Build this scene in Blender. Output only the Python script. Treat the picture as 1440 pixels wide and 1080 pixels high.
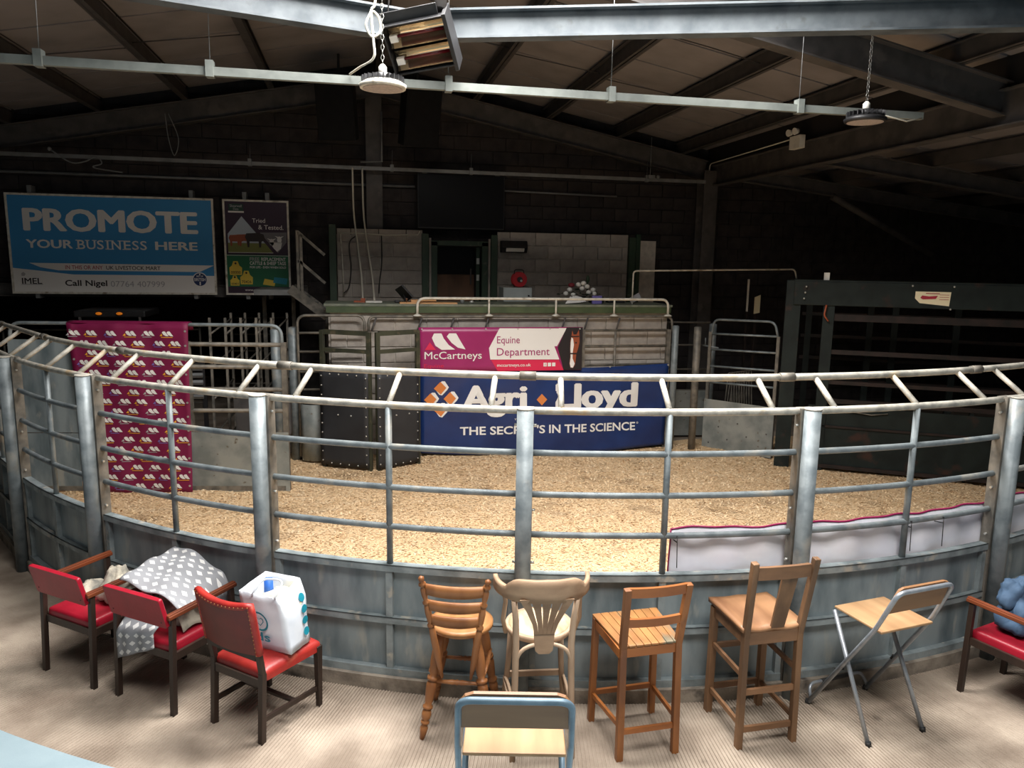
import bpy, bmesh, math, random
from mathutils import Vector, Matrix, noise
random.seed(7)
for o in list(bpy.data.objects): bpy.data.objects.remove(o)
SC = bpy.context.scene
COL = SC.collection
R = math.radians

# ---------------------------------------------------------------- camera
cam = bpy.data.cameras.new('camera')
cam.sensor_fit = 'HORIZONTAL'; cam.sensor_width = 36.0
cam.lens = 1050 / 1440 * 36.0
cam.clip_end = 200
camo = bpy.data.objects.new('camera', cam); COL.objects.link(camo)
_y, _p, _r = R(11.8), R(9.3), R(0.9)
_f = Vector((math.sin(_y) * math.cos(_p), math.cos(_y) * math.cos(_p), -math.sin(_p)))
_rt = Vector((math.cos(_y), -math.sin(_y), 0)); _up = _rt.cross(_f)
_rt2 = _rt * math.cos(_r) + _up * math.sin(_r); _up2 = _up * math.cos(_r) - _rt * math.sin(_r)
camo.matrix_world = Matrix(((_rt2.x, _up2.x, -_f.x, 0), (_rt2.y, _up2.y, -_f.y, 0), (_rt2.z, _up2.z, -_f.z, 2.85), (0, 0, 0, 1)))
SC.camera = camo

# ---------------------------------------------------------------- world, daylight, exposure
W = bpy.data.worlds.new('overcast_sky'); SC.world = W; W.use_nodes = True
W.node_tree.nodes['Background'].inputs[0].default_value = (0.78, 0.83, 0.88, 1)
W.node_tree.nodes['Background'].inputs[1].default_value = 0.07
def area(name, loc, size, sizey, power, rot=(0, 0, 0), col=(1, 1, 1), spread=180):
    l = bpy.data.lights.new(name, 'AREA'); l.shape = 'RECTANGLE'; l.size = size; l.size_y = sizey
    l.energy = power; l.color = col; l.spread = R(spread)
    o = bpy.data.objects.new(name, l); COL.objects.link(o); o.location = loc; o.rotation_euler = rot
    return o
# overcast daylight falling through the two rooflights in the ridge, above the frame; each fills its own opening
area('rooflight_ring_offscreen', (1.3, 5.1, 6.2), 3.5, 1.7, 1120, col=(1, 0.97, 0.94), spread=176)
area('rooflight_seats_offscreen', (1.3, .85, 6.2), 3.5, 2.0, 540, col=(1, 0.97, 0.94), spread=176)
vs = SC.view_settings
vs.view_transform = 'Standard'; vs.look = 'None'; vs.exposure = 0.0; vs.gamma = 1.0; vs.use_curve_mapping = False

# ---------------------------------------------------------------- materials
def S(r, g, b):
    f = lambda c: (c / 12.92 if c <= 0.04045 else ((c + 0.055) / 1.055) ** 2.4)
    return (f(r / 255), f(g / 255), f(b / 255), 1)
def M(name, c1, c2=None, scale=6, rough=0.6, metal=0, bump=0, bscale=None, stretch=(1, 1, 1), lo=0.4, hi=0.65, rnd=0, c3=None, s3=2.0, lo3=0.6, hi3=0.7, island=False, coat=0, spec=None):
    m = bpy.data.materials.new(name); m.use_nodes = True
    N = m.node_tree.nodes; L = m.node_tree.links; b = N['Principled BSDF']
    b.inputs['Roughness'].default_value = rough; b.inputs['Metallic'].default_value = metal
    if coat: b.inputs['Coat Weight'].default_value = coat; b.inputs['Coat Roughness'].default_value = 0.2
    if spec is not None: b.inputs['Specular IOR Level'].default_value = spec
    if c2 is None and not bump and not rnd:
        b.inputs['Base Color'].default_value = c1; return m
    tc = N.new('ShaderNodeTexCoord'); mp = N.new('ShaderNodeMapping'); mp.inputs['Scale'].default_value = stretch
    L.new(tc.outputs['Object'], mp.inputs[0])
    def ns(sc, det=6):
        n = N.new('ShaderNodeTexNoise'); n.inputs['Scale'].default_value = sc; n.inputs['Detail'].default_value = det
        L.new(mp.outputs[0], n.inputs['Vector']); return n
    def ramp(sock, lo, hi, a, c):
        r = N.new('ShaderNodeValToRGB'); r.color_ramp.elements[0].position = lo; r.color_ramp.elements[1].position = hi
        r.color_ramp.elements[0].color = a; r.color_ramp.elements[1].color = c; L.new(sock, r.inputs[0]); return r.outputs[0]
    def mix(fac, a, c, mode='MIX'):
        x = N.new('ShaderNodeMixRGB'); x.blend_type = mode
        for i, v in enumerate((fac, a, c)):
            if hasattr(v, 'is_linked'): L.new(v, x.inputs[i])
            else: x.inputs[i].default_value = v
        return x.outputs[0]
    col = ramp(ns(scale).outputs['Fac'], lo, hi, c1, c2) if c2 else c1
    if c3: col = mix(ramp(ns(s3, 4).outputs['Fac'], lo3, hi3, (0, 0, 0, 1), (1, 1, 1, 1)), col, c3)
    if rnd:
        if island: rs = N.new('ShaderNodeNewGeometry').outputs['Random Per Island']
        else: rs = N.new('ShaderNodeObjectInfo').outputs['Random']
        col = mix(1.0, col, ramp(rs, 0, 1, (1 - rnd,) * 3 + (1,), (1 + rnd * .3,) * 3 + (1,)), 'MULTIPLY')
    if hasattr(col, 'is_linked'): L.new(col, b.inputs['Base Color'])
    else: b.inputs['Base Color'].default_value = col
    if bump:
        bn = N.new('ShaderNodeBump'); bn.inputs['Strength'].default_value = bump; bn.inputs['Distance'].default_value = 0.01
        L.new(ns(bscale or scale * 4).outputs['Fac'], bn.inputs['Height']); L.new(bn.outputs[0], b.inputs['Normal'])
    return m
MT = {}
MT['galv'] = M('galvanised_steel', S(130, 138, 140), S(100, 109, 113), 9, 0.5, 0.2, bump=.12, bscale=60, c3=S(160, 156, 146), s3=3)
MT['galv_top'] = M('dusty_galvanised_rail', S(180, 175, 163), S(140, 138, 130), 14, 0.65, 0.1, bump=.2, bscale=70, c3=S(168, 148, 118), s3=5)
MT['sheet'] = M('weathered_galvanised_sheet', S(142, 153, 156), S(92, 106, 112), 4.5, 0.5, 0.12, bump=.08, bscale=40, stretch=(1, 1, .3), c3=S(160, 162, 156), s3=8, lo3=.6, hi3=.72)
MT['frame'] = M('weathered_angle_iron', S(146, 156, 158), S(110, 120, 122), 7, 0.55, 0.12, bump=.15, bscale=60, c3=S(172, 168, 158), s3=9)
MT['oldsheet'] = M('old_galvanised_sheet', S(150, 153, 148), S(118, 124, 122), 4, 0.6, 0.25, bump=.05, c3=S(104, 96, 84), s3=12, lo3=.66, hi3=.72)
MT['oldpipe'] = M('old_pen_pipe', S(128, 122, 112), S(92, 90, 84), 10, 0.6, 0.3, bump=.1)
MT['conc'] = M('kerb_concrete', S(150, 140, 126), S(112, 103, 93), 8, 0.9, bump=.4, bscale=50, c3=S(70, 64, 58), s3=5)
MT['mortar'] = M('mortar', S(198, 191, 180), S(176, 170, 160), 9, 0.95, bump=.3)
MT['block'] = M('grey_block', S(176, 168, 159), S(152, 145, 137), 5, 0.93, bump=.5, bscale=90, rnd=.13)
MT['block_dark'] = M('dark_painted_block', S(64, 58, 57), S(46, 43, 43), 5, 0.95, bump=.5, bscale=90, rnd=.25)
MT['mortar_dark'] = M('dark_painted_mortar', S(40, 37, 37), S(52, 48, 47), 9, 0.95)
MT['green'] = M('dark_green_paint', S(36, 62, 42), S(48, 66, 48), 6, 0.5, c3=S(78, 84, 68), s3=8, lo3=.64, hi3=.7)
MT['gateframe'] = M('dark_olive_gate_paint', S(58, 60, 46), S(44, 47, 38), 6, 0.5, c3=S(84, 78, 62), s3=8)
MT['fascia'] = M('olive_green_fascia', S(74, 88, 56), S(60, 74, 46), 6, 0.55, bump=.1)
MT['counter'] = M('counter_top', S(118, 124, 108), S(88, 94, 84), 8, 0.6)
MT['crate'] = M('dark_green_crate_steel', S(30, 38, 36), S(22, 28, 27), 5, 0.6, c3=S(60, 42, 36), s3=3, lo3=.62, hi3=.72, spec=.25)
MT['crate_rail'] = M('worn_dark_rail', S(48, 38, 35), S(32, 30, 28), 6, 0.6, spec=.25)
MT['steel_dark'] = M('dark_roof_steel', S(84, 80, 78), S(66, 64, 63), 5, 0.6, bump=.1, c3=S(96, 90, 86), s3=4)
MT['steel_galv'] = M('mottled_galvanised_beam', S(100, 106, 110), S(74, 81, 86), 5, 0.55, 0.15, bump=.1, c3=S(80, 84, 84), s3=9, lo3=.62, hi3=.75)
MT['purlin'] = M('purlin_steel', S(74, 70, 68), S(60, 58, 57), 6, 0.6)
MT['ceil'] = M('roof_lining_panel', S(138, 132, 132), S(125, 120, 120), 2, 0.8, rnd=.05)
MT['backing'] = M('roof_sheet', S(40, 38, 37))
MT['black'] = M('black_plastic', S(24, 24, 26), S(32, 32, 34), 12, 0.5)
MT['speaker'] = M('speaker_carpet', S(17, 17, 18), S(22, 22, 23), 12, 0.8, spec=.2)
MT['screen'] = M('screen_glass', S(10, 10, 13), rough=.4, spec=.15)
MT['white'] = M('white_plastic', S(222, 220, 212), S(208, 206, 198), 8, 0.5)
MT['white_paint'] = M('off_white_paint', S(222, 218, 206), S(196, 190, 176), 12, 0.5, c3=S(150, 138, 120), s3=9)
MT['cabinet'] = M('pale_grey_enamel', S(196, 204, 202), S(184, 192, 190), 5, 0.4)
MT['rubber'] = M('black_rubber_sheet', S(44, 46, 50), S(36, 38, 42), 3, 0.55, bump=.06)
MT['bolt'] = M('bright_bolt', S(196, 196, 190), rough=.35, metal=.6)
MT['red'] = M('red_vinyl', S(158, 22, 42), S(138, 18, 36), 5, 0.4, bump=.08, bscale=40)
MT['redleather'] = M('worn_red_leather', S(168, 46, 38), S(140, 34, 32), 5, 0.45, bump=.15, bscale=40, c3=S(176, 84, 66), s3=6)
MT['darkleather'] = M('dark_red_leather', S(112, 36, 30), S(90, 30, 27), 5, 0.45, bump=.1)
MT['darkwood'] = M('dark_stained_wood', S(52, 38, 30), S(38, 28, 23), 9, 0.45, stretch=(1, 1, .2), bump=.1)
MT['armwood'] = M('varnished_arm_wood', S(120, 62, 36), S(76, 38, 24), 8, 0.35, stretch=(1, .2, 1))
MT['pine'] = M('varnished_stool_wood', S(158, 104, 60), S(124, 76, 40), 7, 0.45, stretch=(1, 1, .3), bump=.1)
MT['pineseat'] = M('worn_round_seat', S(186, 134, 84), S(160, 108, 62), 9, 0.5, stretch=(1, .15, 1), bump=.15)
MT['bent'] = M('faded_bentwood', S(186, 160, 134), S(156, 130, 106), 7, 0.55, stretch=(1, 1, .3), bump=.1)
MT['bentdark'] = M('greyed_crest_wood', S(168, 140, 112), S(140, 112, 88), 8, 0.6, stretch=(.4, 1, 1), bump=.15)
MT['bentseat'] = M('worn_pale_seat', S(208, 190, 160), S(168, 146, 114), 14, 0.6, stretch=(1, .3, 1), bump=.2, c3=S(140, 116, 90), s3=7, lo3=.62, hi3=.7)
MT['orange'] = M('orange_brown_wood', S(152, 96, 50), S(116, 70, 36), 7, 0.45, stretch=(1, 1, .25), bump=.12, c3=S(104, 64, 38), s3=9)
MT['orange_h'] = M('orange_brown_crosswood', S(160, 98, 48), S(128, 74, 34), 7, 0.4, stretch=(.25, 1, 1), bump=.1)
MT['slat'] = M('scuffed_seat_slats', S(176, 124, 72), S(138, 92, 52), 9, 0.5, stretch=(1, .25, 1), bump=.2, rnd=.1, c3=S(120, 110, 88), s3=8, lo3=.6, hi3=.68)
MT['oak'] = M('old_oak', S(132, 98, 68), S(94, 68, 46), 8, 0.6, stretch=(1, 1, .25), bump=.25, c3=S(88, 66, 48), s3=10)
MT['oak_h'] = M('old_oak_crosswise', S(132, 96, 66), S(94, 66, 44), 8, 0.55, stretch=(.25, 1, 1), bump=.2)
MT['oakseat'] = M('old_oak_seat', S(160, 118, 82), S(122, 84, 56), 6, 0.45, stretch=(1, .2, 1), bump=.15)
MT['ply'] = M('plywood_seat', S(184, 148, 108), S(156, 120, 84), 8, 0.5, stretch=(1, .12, 1), bump=.08)
MT['plyback'] = M('brown_plywood_back', S(150, 110, 74), S(128, 90, 60), 9, 0.5, stretch=(.1, 1, 1))
MT['silver'] = M('silver_painted_tube', S(160, 166, 172), S(142, 148, 155), 20, 0.35, 0.5)
MT['bluetube'] = M('blue_grey_painted_tube', S(104, 126, 140), S(88, 110, 124), 14, 0.4, 0.2)
MT['foot'] = M('black_rubber_foot', S(28, 27, 26))
MT['bluestep'] = M('pale_blue_floor_paint', S(142, 160, 167), S(132, 151, 159), 3, 0.6, bump=.1, bscale=120)
MT['jacket'] = M('blue_jacket_cloth', S(66, 90, 116), S(54, 76, 100), 8, 0.8, bump=.2, bscale=30)
MT['rag'] = M('cream_grey_cloth', S(190, 182, 164), S(122, 120, 112), 7, 0.9, bump=.3, bscale=60, lo=.45, hi=.6)
MT['timber'] = M('pale_timber', S(204, 158, 110), S(186, 138, 92), 8, 0.6, stretch=(.15, 1, 1))
MT['doorwood'] = M('brown_door_board', S(116, 82, 58), S(86, 60, 42), 5, 0.6, stretch=(1, 1, .3))
MT['redplastic'] = M('red_reel_plastic', S(196, 28, 40), rough=.4)
MT['leaf'] = M('dark_green_leaves', S(40, 62, 38), S(28, 46, 28), 10, 0.6)
MT['petal'] = M('white_petals', S(226, 222, 214), S(206, 202, 196), 10, 0.7)
MT['petalred'] = M('dark_red_petals', S(110, 24, 36), rough=.7)
MT['wire'] = M('pale_cable', S(206, 202, 188), rough=.6)
MT['wire_dark'] = M('dark_cable', S(30, 29, 29), rough=.6)
MT['chain'] = M('steel_chain', S(150, 150, 146), rough=.35, metal=.7)
MT['tray'] = M('galvanised_trunking', S(122, 127, 122), S(106, 111, 107), 7, 0.55, 0.1, bump=.05)
MT['trayd'] = M('dull_trunking', S(132, 134, 134), S(116, 118, 118), 7, 0.55, 0.2)
MT['lens'] = M('frosted_lens', S(190, 176, 168), S(160, 148, 142), 60, 0.4)
MT['heat_red'] = M('dark_red_quartz_tube', S(88, 18, 24), rough=.2)
MT['mirror'] = M('polished_reflector', S(205, 190, 165), rough=.18, metal=.95)
MT['ceramic'] = M('white_ceramic_holder', S(240, 238, 232), rough=.3)
MT['oldbrass'] = M('dull_brass', S(150, 98, 58), rough=.4, metal=.3)
MT['amber'] = bpy.data.materials.new('amber_lamp_lens'); MT['amber'].use_nodes = True
_b = MT['amber'].node_tree.nodes['Principled BSDF']; _b.inputs['Base Color'].default_value = S(230, 130, 30); _b.inputs['Emission Color'].default_value = S(255, 140, 30); _b.inputs['Emission Strength'].default_value = 0.25
# print colours on signs and banners
for k, c in dict(p_white=(232, 230, 226), p_sky=(58, 140, 196), p_navy=(26, 48, 96), p_maroon=(128, 16, 70), p_magenta=(160, 40, 104), p_pink=(214, 34, 78), p_black=(30, 24, 28), p_orange=(214, 128, 62), p_plum=(50, 28, 50), p_green=(22, 104, 66), p_yellow=(226, 196, 70), p_grey=(170, 168, 170), p_red=(170, 40, 62), p_brown=(150, 74, 44), p_dark=(36, 26, 26), p_grass=(120, 124, 60), p_hazesky=(176, 188, 200), p_teal=(24, 132, 152), p_blue=(40, 96, 180), p_cream=(238, 226, 190), p_gold=(232, 170, 50), p_lilac=(120, 110, 180), p_greyph=(110, 108, 112), p_darkgreen=(24, 62, 48)).items():
    MT[k] = M('print_' + k[2:], S(*c), rough=.5)
MT['vinylblue'] = M('navy_vinyl_banner', S(28, 52, 104), S(22, 44, 92), 3, 0.32)
MT['vinylmag'] = M('magenta_vinyl_banner', S(156, 38, 100), S(148, 32, 94), 3, 0.35)
MT['vinylmaroon'] = M('maroon_backdrop_fabric', S(122, 12, 66), S(112, 10, 60), 3, 0.6)
MT['sheetcloth'] = M('white_sheet_cloth', S(240, 240, 246), S(228, 228, 238), 4, 0.85)
MT['bagplastic'] = M('white_carrier_plastic', S(232, 238, 244), S(214, 222, 232), 5, 0.35)

# concrete of the walkway; its brushed grooves are modelled
def ribbed():
    m = bpy.data.materials.new('walkway_concrete'); m.use_nodes = True
    N = m.node_tree.nodes; L = m.node_tree.links; b = N['Principled BSDF']; b.inputs['Roughness'].default_value = .9
    g = N.new('ShaderNodeNewGeometry'); sub = N.new('ShaderNodeVectorMath'); sub.operation = 'SUBTRACT'; sub.inputs[1].default_value = (2.83, 11.2, 0)
    L.new(g.outputs['Position'], sub.inputs[0]); sp = N.new('ShaderNodeSeparateXYZ'); L.new(sub.outputs[0], sp.inputs[0])
    def math_(op, a, c=None):
        x = N.new('ShaderNodeMath'); x.operation = op
        for i, v in enumerate((a, c)):
            if v is None: continue
            if hasattr(v, 'is_linked'): L.new(v, x.inputs[i])
            else: x.inputs[i].default_value = v
        return x.outputs[0]
    n2 = N.new('ShaderNodeTexNoise'); n2.inputs['Scale'].default_value = 2.2; n2.inputs['Detail'].default_value = 7; L.new(g.outputs['Position'], n2.inputs['Vector'])
    n3 = N.new('ShaderNodeTexNoise'); n3.inputs['Scale'].default_value = 60; n3.inputs['Detail'].default_value = 4; L.new(g.outputs['Position'], n3.inputs['Vector'])
    r = N.new('ShaderNodeValToRGB'); r.color_ramp.elements[0].position = .35; r.color_ramp.elements[1].position = .66
    r.color_ramp.elements[0].color = S(128, 114, 100); r.color_ramp.elements[1].color = S(174, 160, 144); L.new(n2.outputs['Fac'], r.inputs[0])
    # oily drip spots
    vz = N.new('ShaderNodeTexVoronoi'); vz.inputs['Scale'].default_value = 2.6; L.new(g.outputs['Position'], vz.inputs['Vector'])
    vr = N.new('ShaderNodeValToRGB'); vr.color_ramp.elements[0].position = .07; vr.color_ramp.elements[1].position = .14
    vr.color_ramp.elements[0].color = (.35, .33, .32, 1); vr.color_ramp.elements[1].color = (1, 1, 1, 1)
    ad = math_('ADD', vz.outputs['Distance'], math_('MULTIPLY', n3.outputs['Fac'], .08)); L.new(ad, vr.inputs[0])
    e = N.new('ShaderNodeMixRGB'); e.blend_type = 'MULTIPLY'; e.inputs[0].default_value = .7; L.new(r.outputs[0], e.inputs[1]); L.new(vr.outputs[0], e.inputs[2])
    L.new(e.outputs[0], b.inputs['Base Color'])
    bn = N.new('ShaderNodeBump'); bn.inputs['Strength'].default_value = .6; bn.inputs['Distance'].default_value = .006
    L.new(n3.outputs['Fac'], bn.inputs['Height']); L.new(bn.outputs[0], b.inputs['Normal'])
    return m
MT['ribbed'] = ribbed()

def sawdust_mat():
    m = M('wood_shavings', S(234, 204, 162), S(210, 174, 130), 45, 0.95, bump=.9, bscale=70, c3=S(128, 98, 70), s3=1.6, lo3=.58, hi3=.78)
    return m
MT['saw'] = sawdust_mat()
MT['chip'] = M('shaving_chips', S(242, 214, 174), S(222, 188, 142), 5, 0.9, rnd=.3, island=True)

# diamond-patterned blanket uses the mesh UVs
def blanket_mat():
    m = bpy.data.materials.new('grey_diamond_blanket'); m.use_nodes = True
    N = m.node_tree.nodes; L = m.node_tree.links; b = N['Principled BSDF']; b.inputs['Roughness'].default_value = .95
    uv = N.new('ShaderNodeTexCoord'); sp = N.new('ShaderNodeSeparateXYZ'); L.new(uv.outputs['UV'], sp.inputs[0])
    def mm(op, a, c=None):
        x = N.new('ShaderNodeMath'); x.operation = op
        for i, v in enumerate((a, c)):
            if v is None: continue
            if hasattr(v, 'is_linked'): L.new(v, x.inputs[i])
            else: x.inputs[i].default_value = v
        return x.outputs[0]
    u = mm('MULTIPLY', sp.outputs[0], 1.0); v = mm('MULTIPLY', sp.outputs[1], 1.0)
    row = mm('FLOOR', v); off = mm('MULTIPLY', mm('MODULO', row, 2.0), .5)
    fu = mm('ABSOLUTE', mm('SUBTRACT', mm('FRACT', mm('ADD', u, off)), .5)); fv = mm('ABSOLUTE', mm('SUBTRACT', mm('FRACT', v), .5))
    di = mm('LESS_THAN', mm('ADD', fu, fv), .33)
    x = N.new('ShaderNodeMixRGB'); L.new(di, x.inputs[0]); x.inputs[1].default_value = S(140, 142, 146); x.inputs[2].default_value = S(214, 214, 212)
    L.new(x.outputs[0], b.inputs['Base Color']); return m
MT['blanket'] = blanket_mat()

# ---------------------------------------------------------------- mesh helpers
class G:
    def __init__(s): s.v = []; s.f = []; s.sm = []; s.mi = []; s.uv = None; s.st = []
    def add(s, vs, fs, smooth=False, mi=0):
        s.st.append((len(s.v), len(s.f))); n = len(s.v); s.v += [tuple(p) for p in vs]
        for f in fs: s.f.append(tuple(i + n for i in f)); s.sm.append(smooth); s.mi.append(mi)
        return s
    def box(s, c, d, rz=0, rot=None, mi=0):
        a, b, e = d[0] / 2, d[1] / 2, d[2] / 2
        m = rot if rot is not None else Matrix.Rotation(rz, 3, 'Z'); c = Vector(c)
        vs = [c + m @ Vector((x * a, y * b, z * e)) for z in (-1, 1) for x, y in ((-1, -1), (1, -1), (1, 1), (-1, 1))]
        return s.add(vs, [(3, 2, 1, 0), (4, 5, 6, 7), (0, 1, 5, 4), (1, 2, 6, 5), (2, 3, 7, 6), (3, 0, 4, 7)], False, mi)
    def mm(s, a, b, mi=0):
        return s.box([(a[i] + b[i]) / 2 for i in range(3)], [abs(b[i] - a[i]) for i in range(3)], mi=mi)
    def frame(s, p, q, up=(0, 0, 1)):
        d = (Vector(q) - Vector(p)).normalized(); u = Vector(up)
        if abs(d.dot(u)) > .98: u = Vector((0, 1, 0)) if abs(d.y) < .9 else Vector((1, 0, 0))
        x = d.cross(u).normalized(); u = x.cross(d); return d, x, u
    def bar(s, p, q, w, h, up=(0, 0, 1), w2=None, h2=None, mi=0):
        d, x, u = s.frame(p, q, up); p = Vector(p); q = Vector(q); w2 = w2 or w; h2 = h2 or h
        vs = [p + x * a * w / 2 + u * b * h / 2 for a, b in ((-1, -1), (1, -1), (1, 1), (-1, 1))] + [q + x * a * w2 / 2 + u * b * h2 / 2 for a, b in ((-1, -1), (1, -1), (1, 1), (-1, 1))]
        return s.add(vs, [(3, 2, 1, 0), (4, 5, 6, 7), (0, 1, 5, 4), (1, 2, 6, 5), (2, 3, 7, 6), (3, 0, 4, 7)], False, mi)
    def tube(s, pts, r, n=8, closed=False, caps=True, mi=0):
        pts = [Vector(p) for p in pts]; k = len(pts)
        rr = r if isinstance(r, (list, tuple)) else [r] * k
        tang = []
        for i in range(k):
            a = pts[(i - 1) % k] if (closed or i > 0) else pts[i]; b = pts[(i + 1) % k] if (closed or i < k - 1) else pts[i]
            t = (b - a); tang.append(t.normalized() if t.length > 1e-9 else Vector((0, 0, 1)))
        u = Vector((0, 0, 1)) if abs(tang[0].z) < .9 else Vector((1, 0, 0))
        u = (u - tang[0] * u.dot(tang[0])).normalized(); vs = []
        for i in range(k):
            u = (u - tang[i] * u.dot(tang[i]))
            u = u.normalized() if u.length > 1e-6 else tang[i].orthogonal().normalized()
            w = tang[i].cross(u)
            for j in range(n):
                a = 2 * math.pi * j / n; vs.append(pts[i] + (u * math.cos(a) + w * math.sin(a)) * rr[i])
        fs = []
        for i in range(k if closed else k - 1):
            i2 = (i + 1) % k
            for j in range(n): fs.append((i * n + j, i * n + (j + 1) % n, i2 * n + (j + 1) % n, i2 * n + j))
        s.add(vs, fs, True, mi)
        if caps and not closed:
            b = len(s.v) - len(vs)
            s.f.append(tuple(b + j for j in reversed(range(n)))); s.sm.append(False); s.mi.append(mi)
            s.f.append(tuple(b + (k - 1) * n + j for j in range(n))); s.sm.append(False); s.mi.append(mi)
        return s
    def turn(s, p, q, prof, n=10, mi=0):
        p = Vector(p); q = Vector(q)
        return s.tube([p + (q - p) * t for t, r in prof], [max(r, 1e-4) for t, r in prof], n, mi=mi)
    def prism(s, poly, o, ex, ey, th, mi=0, smooth=False):
        o = Vector(o); ex = Vector(ex); ey = Vector(ey); nz = ex.cross(ey).normalized(); k = len(poly)
        vs = [o + ex * a + ey * b for a, b in poly] + [o + ex * a + ey * b + nz * th for a, b in poly]
        fs = [tuple(reversed(range(k))), tuple(range(k, 2 * k))] + [(i, (i + 1) % k, k + (i + 1) % k, k + i) for i in range(k)]
        return s.add(vs, fs, smooth, mi)
    def grid(s, fn, nu, nv, smooth=True, mi=0, uvs=None):
        n0 = len(s.v); vs = [fn(i / nu, j / nv) for j in range(nv + 1) for i in range(nu + 1)]
        fs = [(j * (nu + 1) + i, j * (nu + 1) + i + 1, (j + 1) * (nu + 1) + i + 1, (j + 1) * (nu + 1) + i) for j in range(nv) for i in range(nu)]
        s.add(vs, fs, smooth, mi)
        if uvs:
            if s.uv is None: s.uv = {}
            for j in range(nv + 1):
                for i in range(nu + 1): s.uv[n0 + j * (nu + 1) + i] = (i / nu * uvs[0], j / nv * uvs[1])
        return s
    def ball(s, c, r, sc=(1, 1, 1), nu=10, nv=6, mi=0):
        c = Vector(c)
        return s.grid(lambda u, v: c + Vector((math.cos(2 * math.pi * u) * math.sin(math.pi * v) * sc[0], math.sin(2 * math.pi * u) * math.sin(math.pi * v) * sc[1], -math.cos(math.pi * v) * sc[2])) * r, nu, nv, True, mi)
    def arcbox(s, c, r0, r1, z0, z1, a0, a1, n, mi=0):
        vs = []; fs = []
        for i in range(n + 1):
            a = R(a0 + (a1 - a0) * i / n); cx, cy = math.cos(a), math.sin(a)
            vs += [(c[0] + r0 * cx, c[1] + r0 * cy, z0), (c[0] + r1 * cx, c[1] + r1 * cy, z0), (c[0] + r1 * cx, c[1] + r1 * cy, z1), (c[0] + r0 * cx, c[1] + r0 * cy, z1)]
        for i in range(n):
            b = i * 4
            for j in range(4): fs.append((b + j, b + 4 + j, b + 4 + (j + 1) % 4, b + (j + 1) % 4))
        fs += [(0, 1, 2, 3), (n * 4 + 3, n * 4 + 2, n * 4 + 1, n * 4)]
        return s.add(vs, fs, False, mi)
    def ibeam(s, p, q, h, bf, tf=.016, tw=.012, up=(0, 0, 1), mi=0):
        d, x, u = s.frame(p, q, up); p = Vector(p); q = Vector(q)
        for o in (1, -1): s.bar(p + u * o * (h - tf) / 2, q + u * o * (h - tf) / 2, bf, tf, up, mi=mi)
        return s.bar(p, q, tw, h - 2 * tf, up, mi=mi)
def mesh(name, g, mats):
    me = bpy.data.meshes.new(name); me.from_pydata(g.v, [], g.f)
    for m in (mats if isinstance(mats, (list, tuple)) else [mats]): me.materials.append(MT[m] if isinstance(m, str) else m)
    me.polygons.foreach_set('use_smooth', g.sm); me.polygons.foreach_set('material_index', g.mi)
    if g.uv:
        ul = me.uv_layers.new(name='uv')
        for lp in me.loops: ul.data[lp.index].uv = g.uv.get(lp.vertex_index, (0, 0))
    me.update(); return me
def weld(me):
    bm = bmesh.new(); bm.from_mesh(me); bmesh.ops.remove_doubles(bm, verts=bm.verts, dist=.0006); bmesh.ops.recalc_face_normals(bm, faces=bm.faces)
    for f in bm.faces: f.smooth = True
    bm.to_mesh(me); bm.free()
def fixn(me):
    bm = bmesh.new(); bm.from_mesh(me); bmesh.ops.recalc_face_normals(bm, faces=bm.faces); bm.to_mesh(me); bm.free()
def link(name, me, parent=None, world=True, loc=None):
    o = bpy.data.objects.new(name, me); COL.objects.link(o)
    if loc is not None: o.location = loc
    if parent is not None:
        o.parent = parent
        if world and parent.get('wc'): o.matrix_parent_inverse = Matrix.Translation(-parent.location)
    return o
def mk(name, g, mats, parent=None, bevel=0, fix=False, wd=False, solid=0, sub=0, world=True):
    me = mesh(name, g, mats)
    if fix: fixn(me)
    if wd: weld(me)
    o = link(name, me, parent, world)
    if solid:
        m = o.modifiers.new('s', 'SOLIDIFY'); m.thickness = solid; m.offset = 0
    if bevel:
        m = o.modifiers.new('b', 'BEVEL'); m.width = bevel; m.segments = 4 if wd else 2; m.limit_method = 'ANGLE'; m.angle_limit = R(40)
    if sub:
        m = o.modifiers.new('u', 'SUBSURF'); m.levels = sub; m.render_levels = sub
    return o
def tag(o, label=None, cat=None, group=None, kind=None):
    for k, v in (('label', label), ('category', cat), ('group', group), ('kind', kind)):
        if v: o[k] = v
    return o
def thing(name, label, cat, loc=(0, 0, 0), rz=0, group=None, wc=True):
    o = bpy.data.objects.new(name, None); COL.objects.link(o); o.location = loc; o.rotation_euler = (0, 0, rz); o.empty_display_size = .1
    if wc: o['wc'] = 1
    return tag(o, label, cat, group)
def bend(p, q, r, c, n=6):  # rounded corner at c between p and q directions
    p = Vector(p); q = Vector(q); c = Vector(c); a = c + (p - c).normalized() * r; b = c + (q - c).normalized() * r
    return [((1 - t) ** 2) * a + 2 * t * (1 - t) * c + t * t * b for t in [i / n for i in range(n + 1)]]
def rpath(pts, r, n=6):
    out = [Vector(pts[0])]
    for i in range(1, len(pts) - 1): out += bend(pts[i - 1], pts[i + 1], r, pts[i], n)
    return out + [Vector(pts[-1])]
def crv(pts, n=8):   # smooth curve through the points
    P_ = [Vector(p) for p in pts]; P_ = [P_[0] * 2 - P_[1]] + P_ + [P_[-1] * 2 - P_[-2]]; out = []
    for i in range(1, len(P_) - 2):
        a, b, c, d = P_[i - 1:i + 3]
        for k in range(n):
            t = k / n; out.append(.5 * ((2 * b) + (c - a) * t + (2 * a - 5 * b + 4 * c - d) * t * t + (3 * b - a - 3 * c + d) * t ** 3))
    return out + [P_[-2]]
TXT = {}
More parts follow.
